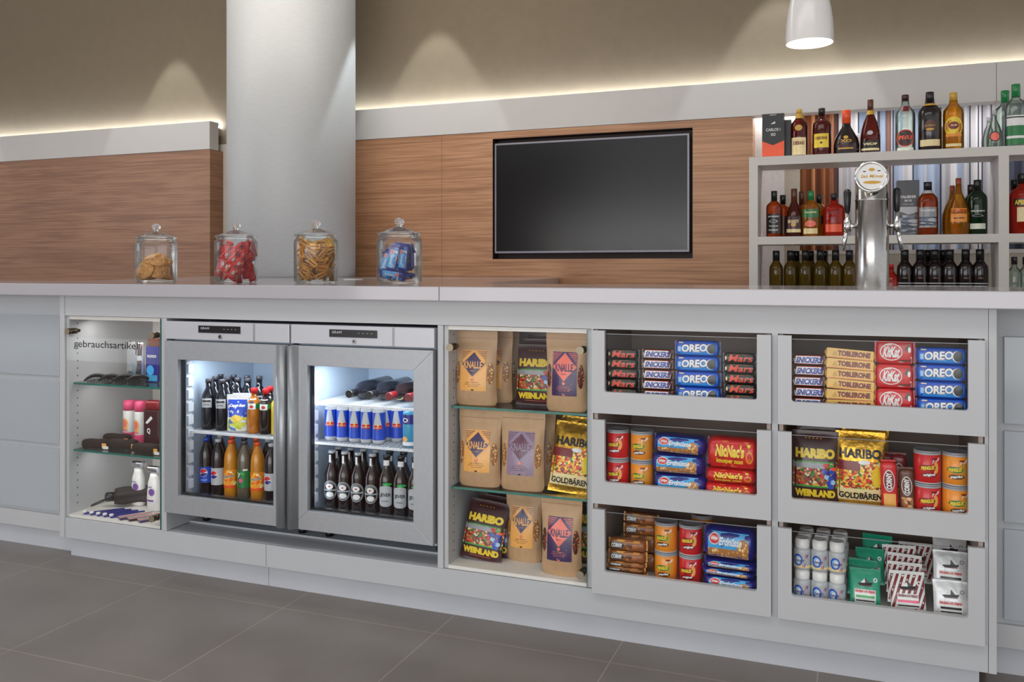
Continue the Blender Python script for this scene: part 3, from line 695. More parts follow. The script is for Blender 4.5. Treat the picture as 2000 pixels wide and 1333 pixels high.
stack(oreo, 1364, AZ, .0490, 4, 'blue packet of dark sandwich biscuits', 'its stack, left top drawer', 'blue biscuit packets in the left drawer', dy=.0, sx=(.96, 1, 1))
stack(mars, 1446, AZ, .0322, 5, 'black bar with red lettering', 'rightmost stack, left top drawer', 'black bars in the left top drawer', sx=(.96, 1, 1))
stack(snick, 1579, AZ, .0328, 5, 'brown bar with blue lettering', 'its stack, right top drawer', 'brown bars in the right top drawer', sx=(.95, 1, 1))
stack(tob, 1660, AZ, .0306, 6, 'cream yellow triangular chocolate bar', 'its stack, right top drawer', 'triangular bars in the right top drawer', tilt=[.07, .06, .05, .06, .02, .0], jit=.001, sx=(.93, 1, 1))
stack(kitkat, 1747, AZ, .0712, 3, 'red wafer packet with white lettering', 'its stack, right top drawer', 'red wafer packets in the right top drawer', sx=(.97, 1, 1))
stack(oreo, 1838, AZ, .0492, 4, 'blue packet of dark sandwich biscuits', 'its stack, right top drawer', 'blue biscuit packets in the right drawer', sx=(.90, 1, 1))

# ------------------------------------------------------------------ crisp cans
def can(mt, word, wordmat, chip):
    t = thing('crisp_can', '', 'crisp can'); R, H = .0365, .0955
    g = G(); g.lathe([(R-.001, .003), (R, .004), (R, H-.012), (R-.001, H-.011)], mt, 40); g.obj('can_body', t)
    g = G(); g.lathe([(R-.003, 0), (R+.0005, .001), (R+.0005, .004), (R-.002, .005)], 'silver', 40); g.obj('metal_rim', t); g = G(); g.lathe([(R-.002, H-.012), (R+.0006, H-.011), (R+.0006, H-.006), (R-.003, H-.005)], 'silver', 40); g.obj('metal_rim', t)
    g = G(); g.lathe([(R+.001, H-.007), (R+.001, H-.001), (R-.001, H), (R-.004, H-.002), (.001, H-.002)], 'grey', 40); g.obj('lid', t)
    S = cyl(R, .0004); g = G()
    g.disc(S, -.004, .047, .023, .009, 'kgreen' if mt == 'orange' else 'darkred', 0); g.text(S, 'PRINGLES', -.004, .047, .036, .011, 'yellow', 1, .06, .15, .12)
    g.text(S, word, .0, .027, .032, .009, 'white', 2, .05, 0, .1)
    g.disc(S, 0, .027, .021, .007, wordmat, 1)
    g.disc(S, .018, .048, .009, .017, chip, 0, a0=-2.2, a1=2.2); g.poly(S, [(.008, .060), (.022, .066), (.030, .070), (.030, .078), (.010, .070)], 'white', 0)
    g.text(S, 'new', .014, .073, .014, .006, 'darkred', 1, .04); g.obj('printed_label', t); return Proto(t)
pr_r = can('red', 'original', 'darkred', 'peach'); pr_o = can('orange', 'paprika', 'brown', 'gold')
def cans(pr, px, z0, Y, what, where, rz=0):
    for i in range(2): pr.put((X(px, Y), Y, z0+.0962*(1-i)), '%s, %s one of two %s' % (what, ORD[2][i], where), 'small crisp cans in the drawers', (0, 0, rz+random.uniform(-.1, .1)))
cans(pr_r, 1207, .5015, .052, 'small red crisp can', 'at left of the left middle drawer', -.1)
cans(pr_o, 1254, .5015, .052, 'small orange crisp can', 'in the left middle drawer', -.1)
cans(pr_o, 1301, .2085, .065, 'small orange crisp can', 'in the left bottom drawer', -.1)
cans(pr_r, 1349, .2085, .065, 'small red crisp can', 'in front in the left bottom drawer', -.1)
cans(pr_o, 1372, .2085, .19, 'small orange crisp can', 'at the back of the left bottom drawer', -.1)
cans(pr_r, 1811, .5015, .052, 'small red crisp can', 'in the right middle drawer')
cans(pr_o, 1867, .5015, .052, 'small orange crisp can', 'at right of the right middle drawer')

# ------------------------------------------------------------------ nut and snack bags lying in the drawers
def art_nuts(g, S, w, h):
    g.rect(S, -w*.40, w*.36, h*.12, h*.90, 'sky', 0, 10, 4); g.rect(S, -w*.40, w*.36, h*.08, h*.38, 'nuts', 1, 10, 3); g.disc(S, w*.26, h*.44, w*.11, h*.30, 'nuts', 1)
    g.disc(S, -w*.28, h*.68, w*.10, h*.19, 'white', 2); g.disc(S, -w*.28, h*.68, w*.09, h*.16, 'red', 3); g.text(S, 'ültje', -w*.28, h*.69, w*.12, h*.16, 'white', 4, .03)
    g.text(S, 'Erdnüsse', w*.03, h*.62, w*.42, h*.26, 'white', 3, .03, .3)
def art_nic(g, S, w, h):
    g.rect(S, -w*.44, w*.44, h*.10, h*.92, 'nic_pic', 0, 10, 4)
    g.text(S, "NicNac's", -w*.04, h*.62, w*.56, h*.40, 'yellow', 2, .05, .1); g.text(S, 'knusper nuss', -w*.04, h*.28, w*.52, h*.20, 'yellow', 2, .035)
    g.disc(S, w*.34, h*.45, w*.07, h*.2, 'orange', 1, ring=.7); g.poly(S, [(w*.28, h*.85), (w*.36, h*.85), (w*.33, h*.65)], 'yellow', 1)
def art_corny(g, S, w, h):
    g.disc(S, -w*.26, h*.5, w*.19, h*.34, 'black', 0); g.text(S, 'CORNY', -w*.26, h*.5, w*.30, h*.36, 'white', 2, .05)
    g.disc(S, -w*.26, h*.5, w*.18, h*.31, 'darkgrey', 1); g.rect(S, w*.0, w*.46, h*.10, h*.90, 'choc_pic', 0, 8, 3); g.rect(S, -w*.46, w*.46, h*.80, h*.95, 'peach', 0, 8, 1)
nutbag = Proto(pack('peanut_bag', 'snack bag', .180, .10, .060, 'navy', art_nuts, p=3, wob=.02))
nicbag = Proto(pack('snack_bag', 'snack bag', .168, .10, .055, 'red', art_nic, p=3, wob=.02))
corny = Proto(pack('cereal_bar', 'cereal bar', .135, .05, .034, 'mocha', art_corny, finmat='peach', p=3, wob=.02))
for i, (z, h_) in enumerate(((.627, .060), (.563, .063), (.5015, .061))):
    nutbag.put((X(1330, .06)+[0, -.004, .002][i], .062, z), 'blue bag of roasted peanuts, %s of three in the left middle drawer' % ORD[3][i], 'peanut bags in the left middle drawer', (0, [.03, 0, -.01][i], 0), (1, 1, h_/.06))
for i, (z, h_) in enumerate(((.592, .098), (.548, .045), (.5015, .047))):
    nicbag.put((X(1430, .06)+[.004, 0, -.003][i], .062, z), 'red bag of coated nuts with yellow lettering, %s in the left middle drawer' % ORD[3][i], 'red nut bags in the left middle drawer', (0, [.02, .0, .0][i], 0), (1, 1, h_/.055))
zz = .2085
for i, h_ in enumerate((.046, .022, .024, .098)):
    nutbag.put((X(1426, .06)+[.004, -.003, .003, 0][i], .064+.012*(i == 3), zz), 'blue bag of roasted peanuts, %s in the left bottom drawer' % ['lowest', 'second from bottom', 'third from bottom', 'topmost with full face showing'][i], 'peanut bags in the left bottom drawer', (0, .02, 0), (.97, 1, h_/.06)); zz += h_+.001
zz = .2085
for i, h_ in enumerate((.017, .016, .016, .036, .037)):
    corny.put((X(1225, .05)+[.004, -.004, 0, .002, .003][i], .052, zz), 'brown cereal bar packet, %s of the stack in left bottom drawer' % ORD[5][4-i], 'brown cereal bars in the left bottom drawer', (0, 0, 0), (1, 1, h_/.034)); zz += h_+.0005
for i, h_ in enumerate((.06, .06, .035, .035)):
    corny.put((X(1252, .13), .13, .2085+[0, .06, .12, .156][i]), 'brown cereal bar packet, %s of the rear stack in left bottom drawer' % ORD[4][3-i], 'brown cereal bars in the left bottom drawer', (0, .05*(i == 3), .1), (.9, 1, h_/.034))
# two upright cereal packets in the right middle drawer
def art_up(col):
    def f(g, S, w, h):
        g.disc(S, w*.12, h*.5, w*.22, h*.34, 'white', 0); g.disc(S, w*.12, h*.5, w*.2, h*.3, 'darkred' if col == 'red' else 'brown', 1); g.text(S, 'CORNY', w*.12, h*.5, w*.34, h*.34, 'white', 2, .05)
        g.rect(S, -w*.44, -w*.14, h*.14, h*.86, 'choc_pic' if col != 'red' else 'peach', 0, 6, 3)
    return f
for k, (px, c, nm) in enumerate(((1738, 'red', 'red'), (1771, 'brown', 'brown'))):
    t = pack('cereal_bar', 'cereal bar', .158 if k == 0 else .140, .03, .046 if k == 0 else .042, c, art_up(c), 'upright %s cereal bar packet in the right middle drawer' % nm, p=3)
    t.location = (X(px, .04)+.023, .040, .502+.078-.009*k); t.rotation_euler = (0, -pi/2*(1 if k == 0 else 1)-.04, 0)
    t.location.x = X(px, .04)+.021*(1); t['group'] = 'upright cereal packets in the right middle drawer'
for i in range(2):
    t = pack('cereal_bar', 'cereal bar', .165, .03, .046, 'darkred', art_up('red'), 'upright dark red cereal packet, %s rear one in right middle drawer' % LR[2][i], p=3)
    t.location = (X(1728+i*28, .11)+.022, .11, .502+.083); t.rotation_euler = (0, -pi/2, 0); t['group'] = 'upright cereal packets in the right middle drawer'

# ------------------------------------------------------------------ standing bags
def bag_shape(w, h, d, kind):
    if kind == 'doy':        # stand-up kraft pouch
        def Wd(v): return w*(1-.05*sin(pi*min(1, v*1.15))-.10*max(0, 1-v/.06)**2)
        def T(v): return .62+.38*sin(pi*min(1, v/.25)/2) if v < .25 else max(.03, cos(pi/2*min(1, (v-.25)/.60))**.8 if v < .85 else .03)
        ex = 2.0
    else:
        def Wd(v): return w*(1-.03*sin(pi*v))
        def T(v): return .04 if (v < .05 or v > .93) else .04+.96*sin(pi*(v-.05)/.88)**.55
        ex = 2.6
    def yy(x, z):
        v = min(1, max(0, z/h)); t = min(1, abs(2*x/Wd(v)))
        wr = .0011*sin(x*190+z*60)*sin(z*110+x*40) if T(v) > .1 else 0
        return (d/2)*T(v)*(1-t**ex)**.5+wr*(1-t)
    return Wd, yy
def bag(name, cat, w, h, d, mt, art, label='', kind='pil', group=None):
    t = thing(name, label, cat, group=group); Wd, yy = bag_shape(w, h, d, kind)
    g = G(); nu, nv = 16, 26
    g.grid(lambda u, v: ((u-.5)*Wd(v), -yy((u-.5)*Wd(v), v*h)-.0004, v*h), nu, nv, mt)
    g.grid(lambda u, v: ((.5-u)*Wd(v), yy((.5-u)*Wd(v), v*h)+.0004, v*h), nu, nv, mt)
    for v_ in (0, 1): 
        k = nu; P = [((i/nu-.5)*Wd(v_), -yy((i/nu-.5)*Wd(v_), v_*h)-.0004, v_*h) for i in range(nu+1)]+[((.5-i/nu)*Wd(v_), yy((.5-i/nu)*Wd(v_), v_*h)+.0004, v_*h) for i in range(nu+1)]
        g.add(P, [tuple(range(len(P)))[::(-1 if v_ == 0 else 1)]], mt)
    g.obj('pouch' if kind == 'doy' else 'bag_body', t)
    S = lambda x, z, k=0: (x, -yy(x, z)-.0006*(k+1.5), z)
    g = G(); art(g, S, w, h); g.obj('printed_label', t)
    return t
def art_kraft(c):
    lab, dia, txt, pat = c
    def f(g, S, w, h):
        g.rect(S, -w*.30, w*.30, h*.20, h*.74, lab, 0, 8, 12)
        for i in range(9):                       # hatch lines in the upper corners
            z = h*(.55+.021*i)
            for s in (-1, 1):
                a = w*(.06+.22*max(0, 1-abs((z/h-.60)/.13))) if z/h > .47 else w*.28
                g.rect(S, s*min(a, w*.28), s*w*.295, z, z+h*.008, pat, 1, 2, 1)
        cz, rz, rx = h*.555, h*.175, w*.285
        D = lambda q: [(0, cz-rz*q), (rx*q, cz), (0, cz+rz*q), (-rx*q, cz)]
        def dia_(q, m, k):
            n = 8; g.grid(lambda u, v: S((u-.5)*2*rx*q*(1-abs(2*v-1)), cz+(v-.5)*2*rz*q, k), 8, n, m)
        dia_(1.0, lab if lab != 'purple' else 'salmon', 2); dia_(.92, dia, 3)
        g.text(S, 'KNALLE', 0, cz-h*.005, w*.43, h*.095, txt, 5, .025); g.text(S, 'popcorn', 0, cz-h*.085, w*.12, h*.014, txt, 5)
        g.disc(S, 0, cz-h*.2, w*.035, h*.02, 'salmon' if lab != 'salmon' else 'cream', 3); g.text(S, '2', 0, cz-h*.235, w*.03, h*.02, 'gold', 3)
        tm = 'brown' if lab != 'purple' else 'salmon'
        for i, ww in enumerate((.30, .36, .22)): g.text(S, 'popcorn karamell mit salz'[:12+i*4], 0, h*(.315-.025*i), w*ww, h*.013, tm, 1)
        g.rect(S, -w*.03, w*.03, h*.205, h*.222, 'black' if lab != 'purple' else 'salmon', 1, 1, 1)
        for s in (-1, 1): g.disc(S, s*w*.38, h*.44, w*.065, h*.15, 'popcorn' if lab != 'purple' else 'popcorn_red', 0)
        g.disc(S, w*.26, h*.72, w*.05, h*.028, 'kraft', 2, ring=.85); g.rect(S, -w*.47, w*.47, h*.895, h*.900, 'mocha', 0, 8, 1)
    return f
KO, KP, KM = ('peach', 'purple', 'peach', 'purple'), ('purple', 'salmon', 'purple', 'salmon'), ('mauve', 'plum', 'mauve', 'plum')
k_o = Proto(bag('popcorn_pouch', 'popcorn pouch', .162, .262, .075, 'kraft', art_kraft(KO), kind='doy'))
k_p = Proto(bag('popcorn_pouch', 'popcorn pouch', .146, .272, .070, 'kraft', art_kraft(KP), kind='doy'))
k_m = Proto(bag('popcorn_pouch', 'popcorn pouch', .162, .275, .070, 'kraft', art_kraft(KM), kind='doy'))
gk = 'kraft paper popcorn pouches in the cabinet'
s1, s2, s3 = .7385, .4535, .1825
k_o.put((X(929, .08), .085, s1), 'kraft pouch with orange label at left end of top glass shelf', gk, (0, 0, .02))
k_o.put((X(962, .17), .17, s1), 'kraft pouch second in the row behind the orange label, top glass shelf', gk, (0, 0, -.05))
k_o.put((X(978, .25), .25, s1), 'kraft pouch at the very back of the top glass shelf', gk, (0, 0, -.1), (.95, 1, .97))
k_p.put((X(1106, .06), .065, s1), 'kraft pouch with dark purple label at right end of top glass shelf', gk, (0, 0, 0))
k_o.put((X(936, .07), .075, s2), 'kraft pouch with orange label on the middle glass shelf', gk, (-.02, 0, .0), (1, 1, 1.02))
k_m.put((X(1020, .07), .072, s2), 'kraft pouch with mauve label on the middle glass shelf', gk, (-.03, 0, .02))
k_m.put((X(1043, .16), .165, s2), 'kraft pouch right behind the front mauve label one', gk, (0, 0, -.05), (1, 1, .98))
k_m.put((X(1074, .26), .27, s2), 'kraft pouch with mauve label furthest back on middle glass shelf', gk, (0, 0, -.3), (.9, 1, .98))
k_o.put((X(1020, .13), .15, s3), 'kraft pouch with orange label standing on the cabinet floor', gk, (0, 0, .0), (.84, .9, 1.0))
k_p.put((X(1096, .055), .062, s3), 'kraft pouch with dark purple label standing on the cabinet floor', gk, (0, 0, .0), (1, 1, .98))

def art_wein(g, S, w, h):
    g.text(S, 'HARIBO', 0, h*.70, w*.84, h*.135, 'yellow', 1, .07); g.rect(S, -w*.48, w*.48, h*.575, h*.592, 'leaf', 1, 8, 1)
    g.rect(S, -w*.48, w*.48, h*.26, h*.575, 'sweets_red', 0, 10, 8); g.rect(S, -w*.48, w*.48, h*.24, h*.262, 'leaf', 1, 8, 1)
    g.rect(S, -w*.48, w*.2, h*.50, h*.572, 'grey', 1, 8, 2)
    for i, (a, b) in enumerate(((.2, .46), (.28, .44), (.36, .46), (.25, .39), (.33, .37), (.41, .40), (.30, .31), (.38, .32), (.34, .26))): g.disc(S, w*a, h*b, w*.055, h*.035, ('blue', 'navy', 'blue', 'paleblue')[i % 4], 1, 12)
    for i, (a, b) in enumerate(((.22, .55), (.34, .54), (.40, .50))): g.disc(S, w*a, h*b, w*.05, h*.025, ('red', 'leaf', 'orange_red')[i], 2, 10)
    g.text(S, 'WEINLAND', 0, h*.155, w*.86, h*.105, 'yellow', 1, .07); g.text(S, 'fruchtgummi', 0, h*.075, w*.5, h*.022, 'salmon', 1)
    for i in range(5): g.disc(S, w*(-.2+.08*i), h*.90, w*.018, h*.008, 'gold', 1, 8)
def art_gold(g, S, w, h):
    g.text(S, 'HARIBO', 0, h*.72, w*.86, h*.125, 'black', 2, .045); g.rect(S, -w*.47, w*.47, h*.26, h*.62, 'sweets_mix', 0, 10, 8)
    g.rect(S, -w*.47, w*.0, h*.50, h*.62, 'darkred', 1, 6, 2); g.disc(S, w*.33, h*.42, w*.10, h*.13, 'yellow', 1); g.disc(S, w*.08, h*.61, w*.12, h*.03, 'white', 2)
    g.rect(S, -w*.47, w*.47, h*.10, h*.26, 'cream', 0, 10, 3); g.text(S, 'GOLDBÄREN', 0, h*.175, w*.86, h*.10, 'black', 2, .035)
wein = Proto(bag('sweets_bag', 'bag of sweets', .150, .225, .045, 'maroon', art_wein))
goldb = Proto(bag('sweets_bag', 'bag of sweets', .150, .240, .048, 'foil_gold', art_gold))
gw = 'dark bags of fruit gums'; gg = 'golden bags of fruit gums'
wein.put((X(1048, .14), .14, s1), 'dark bag of fruit gums in front on the top glass shelf', gw, (-.12, 0, 0), (1.05, 1, .95))
wein.put((X(1056, .20), .20, s1), 'dark bag of fruit gums second in its row on top glass shelf', gw, (-.10, 0, 0), (1, 1, 1.02))
wein.put((X(1066, .27), .27, s1), 'dark bag of fruit gums at the back of the top glass shelf', gw, (-.08, 0, 0), (1, 1, 1.06))
goldb.put((X(1110, .08), .085, s2), 'golden bag of gum bears leaning on the middle glass shelf', gg, (-.22, .10, .12), (1.0, 1, 1.0))
goldb.put((X(1120, .16), .16, s2), 'golden bag of gum bears behind the leaning golden one', gg, (-.18, .05, 0), (.95, 1, 1.03))
for i in range(3):
    wein.put((X(936+i*17, .08+.055*i), .085+.055*i, s3), 'dark bag of fruit gums on the cabinet floor, %s of three' % ['front', 'middle', 'back'][i], gw, (-.28, .10, .02), (1.05, 1, .93+.02*i))
wein.put((X(1140, .18), .19, s3), 'dark bag of fruit gums at right behind the pouches on cabinet floor', gw, (-.1, 0, 0), (.6, 1, 1))
wein.put((X(1592, .055), .055, .5015), 'dark bag of fruit gums at left in the right middle drawer', gw, (-.05, 0, 0), (.90, 1, .99))
goldb.put((X(1680, .06), .060, .5015), 'golden bag of gum bears in the right middle drawer', gg, (-.04, 0, 0), (.93, 1, .95))
wein.put((X(1600, .12), .12, .5015), 'dark bag of fruit gums at the back left of right middle drawer', gw, (-.05, 0, 0), (.9, 1, 1.0))
goldb.put((X(1690, .12), .12, .5015), 'golden bag of gum bears at the back of right middle drawer', gg, (-.04, 0, 0), (.9, 1, 1.0))

# ------------------------------------------------------------------ right bottom drawer: gum jars and lozenge bags
def gumjar():
    t = thing('gum_jar', '', 'gum jar'); R = .0255; H = .094
    g = G(); g.lathe([(R-.004, 0), (R, .003), (R, .055), (R-.001, .060), (R-.004, .064)], 'silver', 28); g.obj('jar_body', t)
    g = G(); g.lathe([(R-.005, .064), (R-.004, .068), (R-.0035, .088), (R-.006, .0905), (R-.006, .094), (R-.009, .0935), (.001, .0925)], 'white', 28); g.obj('lid', t)
    S = cyl(R, .0003); g = G(); g.rect(S, -.030, .030, .010, .050, 'silver', 0, 14, 2); g.disc(S, -.008, .031, .014, .018, 'blue', 1); g.disc(S, -.007, .031, .010, .013, 'paleblue', 2); g.disc(S, -.005, .031, .005, .009, 'white', 3)
    for a, c in ((.004, 'orange_red'), (.009, 'blue')): g.poly(S, [(a, .010), (a+.003, .010), (a+.014, .048), (a+.011, .048)], c, 2)
    g.rect(S, -.036, .036, .008, .015, 'cream', 1, 12, 1); g.text(S, 'ORBIT', -.002, .029, .026, .008, 'navy', 4, .03); g.obj('printed_label', t); return Proto(t)
gj = gumjar()
for r, rn in enumerate(('front', 'second', 'back')):
    for lv in (1, 0):
        for c in range(3):
            if r > 0 and lv == 0: pass
            gj.put((X(1567+c*34, .05)+r*.004, .048+.056*r, .2085+.0945*lv), 'white gum jar, %s one of the %s row, %s layer, right bottom drawer' % (LR[3][c], rn, ('lower', 'upper')[lv]), 'gum jars in the right bottom drawer', (0, 0, random.uniform(-.2, .2)))
def ship(g, S, cx, cz, s, k=1):
    g.poly(S, [(cx-s, cz), (cx+s, cz+s*.15), (cx+s*.8, cz-s*.22), (cx-s*.75, cz-s*.28)], 'black', k); g.poly(S, [(cx-s*.6, cz+s*.03), (cx+s*.1, cz+s*.05), (cx-s*.1, cz+s*.55)], 'white', k); g.poly(S, [(cx-s*.02, cz+s*.05), (cx+s*.55, cz+s*.1), (cx+s*.05, cz+s*.7)], 'darkgrey', k)
    g.rect(S, cx-s*.7, cx+s*.8, cz-s*.34, cz-s*.26, 'darkred', k+1, 2, 1)
def art_fish(ribbon):
    def f(g, S, w, h):
        if ribbon == 'stripe':
            for i in range(-4, 7):
                x0 = w*(-.5+i*.16)
                n = 10; g.grid(lambda u, v: S(max(-w*.48, min(w*.48, x0+u*w*.085+v*w*.36)), h*(.06+.86*v), 0), 1, n, 'darkred')
        ship(g, S, 0, h*.62, w*.25, 2)
        q_ = .30 if ribbon == 'stripe' else .34; g.rect(S, -w*q_, w*q_, h*.12, h*.46, 'white', 2, 6, 3); g.text(S, "FISHERMAN'S FRIEND", 0, h*.41, w*q_*1.9, h*.07, 'red' if ribbon != 'stripe' else 'darkred', 3, .05)
        g.rect(S, -w*.30, w*.30, h*.25, h*.31, 'pink' if ribbon == 'stripe' else ('black' if ribbon == 'none' else 'vividgreen'), 3, 4, 1); g.rect(S, -w*.30, w*.30, h*.16, h*.19, 'black', 3, 4, 1)
        g.disc(S, w*.33, h*.72, w*.07, h*.06, 'white' if ribbon != 'none' else 'grey', 1, 12, ring=.5)
    return f
f_g = Proto(bag('lozenge_bag', 'lozenge bag', .094, .112, .018, 'green', art_fish('green')))
f_s = Proto(bag('lozenge_bag', 'lozenge bag', .100, .118, .018, 'white', art_fish('stripe')))
f_w = Proto(bag('lozenge_bag', 'lozenge bag', .092, .106, .018, 'foil_silver', art_fish('none')))
for i, (px, y, z, rx, sc) in enumerate(((1690, .040, .2085, -.30, 1), (1683, .072, .232, -.35, .95), (1700, .108, .258, -.4, .95), (1712, .150, .285, -.45, 1))):
    f_g.put((X(px, y), y, z), 'green lozenge bag with a ship, %s in the slanting pile' % ['front', 'second', 'third', 'rearmost'][i], 'green lozenge bags', (rx, .05*(i % 2), .03), (sc*.92, 1, sc))
for i, (px, y, z, rx) in enumerate(((1775, .040, .2085, -.30), (1768, .066, .226, -.34), (1765, .094, .243, -.36), (1760, .124, .260, -.4), (1790, .16, .262, -.4))):
    f_s.put((X(px, y), y, z), 'red and white striped lozenge bag, %s in the slanting pile' % ['front', 'second', 'third', 'fourth', 'rearmost'][i], 'striped lozenge bags', (rx, .04*(i % 3-1), 0), (.96, 1, 1))
for i, (px, y, z, rx) in enumerate(((1858, .040, .2085, -.20), (1857, .072, .285, -.25), (1856, .115, .318, -.5), (1856, .15, .325, -.5))):
    f_w.put((X(px, y), y, z), 'silver white lozenge bag with a ship, %s in the slanting pile' % ['front', 'second', 'third', 'rearmost'][i], 'silver white lozenge bags', (rx, .02*(i-1), 0))
thin_glass('pale_wrap', (236, 240, 246), .30, (226, 232, 240), 1.6)

# ------------------------------------------------------------------ bottles
def bprof(kind, R, H):
    P = {'pet': [(.80, 0), (.98, .015), (1, .06), (.97, .10), (1, .14), (1, .55), (.99, .66), (.88, .76), (.62, .86), (.40, .92), (.38, .945)],
         'beer': [(.92, 0), (1, .02), (1, .56), (.96, .62), (.62, .74), (.45, .80), (.42, .95), (.47, .955), (.47, .985)],
         'wine': [(.9, 0), (1, .015), (1, .60), (.93, .67), (.55, .745), (.40, .79), (.38, .96)],
         'bord': [(.9, 0), (1, .015), (1, .62), (.94, .69), (.66, .75), (.50, .785), (.46, .96)],
         'liquor': [(.9, 0), (1, .02), (1, .62), (.95, .70), (.62, .77), (.42, .81), (.38, .90)],
         'square': [(.94, 0), (1, .02), (1, .64), (.92, .70), (.50, .76), (.36, .79), (.34, .90)],
         'decanter': [(.9, 0), (1, .03), (1, .24), (.9, .38), (.60, .52), (.38, .62), (.30, .70), (.28, .90)],
         'cognac': [(.92, 0), (1, .02), (1, .30), (.96, .42), (.70, .58), (.42, .70), (.30, .76), (.27, .90)],
         'tapered': [(.80, 0), (.84, .02), (1, .55), (.95, .62), (.50, .70), (.36, .75), (.34, .90)],
         'jug': [(.8, 0), (.86, .03), (.98, .2), (1, .5), (.9, .66), (.5, .76), (.3, .82), (.3, .92)],
         'flip': [(.92, 0), (1, .02), (1, .58), (.92, .68), (.55, .78), (.42, .82), (.40, .93)]}[kind]
    return [(a*R, b*H) for a, b in P]
def bottle(name, cat, kind, R, H, mt, capmat, capspec, art=None, label='', n=28, sc=(1, 1), neck=None, group=None):
    """capspec = (radius factor, z0, z1) ; neck = (z0, z1, material) collar"""
    t = thing(name, label, cat, group=group); pr = bprof(kind, R, H)
    g = G(); g.lathe(pr, mt, n, sc=sc); g.obj('bottle_body', t)
    r, a, b = capspec
    g = G(); g.lathe([(r*R, a*H), (r*R, b*H-.001), (r*R-.001, b*H)], capmat, 20); g.obj('cap', t)
    def rad(z):
        for i in range(len(pr)-1):
            if pr[i][1] <= z <= pr[i+1][1]: return pr[i][0]+(pr[i+1][0]-pr[i][0])*(z-pr[i][1])/(pr[i+1][1]-pr[i][1]+1e-9)
        return pr[-1][0]
    def S(x, z, k=0):
        q = rad(z); th = x/max(q, .006); rr = q+.0004*(k+1.5); return (rr*sin(th)*sc[0], -rr*cos(th)*sc[1], z)
    if neck: g = G(); g.lathe([(rad(neck[0]*H)+.0012, neck[0]*H), (rad(neck[1]*H)+.0012, neck[1]*H)], neck[2], 20, cap=False); g.obj('neck_foil', t)
    if art: g = G(); art(g, S, R, H); g.obj('printed_label', t)
    return t

def logo_ball(g, S, cx, cz, r, k):
    g.disc(S, cx, cz, r*1.08, r*1.08, 'white', k); g.disc(S, cx, cz, r, r, 'red', k+1, 14, a0=.35, a1=pi+.15); g.disc(S, cx, cz, r, r, 'navy', k+1, 14, a0=pi+.45, a1=2*pi-.15)
def a_pepsi(g, S, R, H): g.rect(S, -R*2.6, R*2.6, .22*H, .50*H, 'blue', 0, 20, 2); logo_ball(g, S, -.1*R, .40*H, .55*R, 1); g.text(S, 'pepsi', 0, .27*H, R*.9, .035*H, 'paleblue', 1, .03)
def a_light(g, S, R, H): g.rect(S, -R*2.6, R*2.6, .20*H, .50*H, 'silver', 0, 20, 2); logo_ball(g, S, -.35*R, .38*H, .55*R, 1)
def a_mirinda(g, S, R, H): g.rect(S, -R*2.6, R*2.6, .18*H, .49*H, 'orange_pic', 0, 20, 4); g.text(S, 'Mirinda', 0, .38*H, R*1.5, .05*H, 'grey', 1, .05, .1, .2); g.rect(S, -R*2.6, R*2.6, .175*H, .22*H, 'orange_red', 1, 20, 1)
def a_seven(g, S, R, H): g.rect(S, -R*2.6, R*2.6, .20*H, .50*H, 'kgreen', 0, 20, 3); g.text(S, '7', -.5*R, .42*H, R*.5, .09*H, 'white', 1, .05); g.disc(S, -.25*R, .33*H, R*.3, R*.3, 'pink', 1); g.disc(S, .1*R, .45*H, R*.35, R*.18, 'leaf', 1); g.rect(S, .1*R, .75*R, .50*H, .53*H, 'white', 1)
def a_fritz(g, S, R, H): g.rect(S, -R*.75, R*.75, .44*H, .72*H if False else .62*H, 'silver', 0, 10, 4); g.rect(S, -R*.6, R*.6, .55*H, .585*H, 'black', 1, 6, 1); g.text(S, 'cola', 0, .50*H, R*.8, .03*H, 'black', 1)
def a_juice(g, S, R, H): g.rect(S, -R*2.2, R*2.2, .56*H, .76*H, 'kgreen', 0, 18, 2); g.rect(S, -R*.7, R*.5, .54*H, .77*H, 'white', 1, 8, 2); g.disc(S, -.1*R, .60*H, R*.3, R*.25, 'red', 2); g.disc(S, -.1*R, .70*H, R*.35, R*.2, 'darkgrey', 2)
def a_heine(g, S, R, H):
    g.disc(S, 0, .34*H, R*1.05, .165*H, 'black', 0, 28); g.disc(S, 0, .34*H, R*1.02, .16*H, 'silver', 1, 28, ring=.93); g.disc(S, 0, .34*H, R*.88, .135*H, 'silver', 1, 28, ring=.93)
    g.disc(S, -.05*R, .40*H, R*.5, .05*H, 'white', 2); g.disc(S, -.05*R, .40*H, R*.14, .014*H, 'red', 3, 10); g.rect(S, -R*1.0, R*1.0, .325*H, .35*H, 'silver', 2, 14, 1); g.text(S, 'premium', 0, .337*H, R*1.2, .012*H, 'black', 3); g.disc(S, 0, .265*H, R*.5, .045*H, 'white', 2)
    g.rect(S, -R*.3, R*.0, .80*H, .93*H, 'white', 1, 3, 2)
def a_jever(g, S, R, H):
    g.rect(S, -R*.85, R*.85, .20*H, .46*H, 'silver', 0, 14, 4); g.disc(S, 0, .20*H, R*.85, .045*H, 'silver', 0); g.disc(S, 0, .46*H, R*.85, .045*H, 'silver', 0); g.text(S, 'JEVER', 0, .345*H, R*1.4, .075*H, 'black', 1, .03); g.text(S, 'PILSENER', 0, .25*H, R*.8, .02*H, 'darkgrey', 1)
    g.disc(S, .25*R, .53*H, R*.6, .025*H, 'vividgreen', 0); g.rect(S, -R*.40, R*.40, .83*H, .92*H, 'white', 1, 6, 2)
PET = dict(R=.0278, H=.228)
def pet(mt, cap, art): return Proto(bottle('soft_drink_bottle', 'bottle', 'pet', .0278, .228, mt, cap, (.46, .945, 1.0), art))
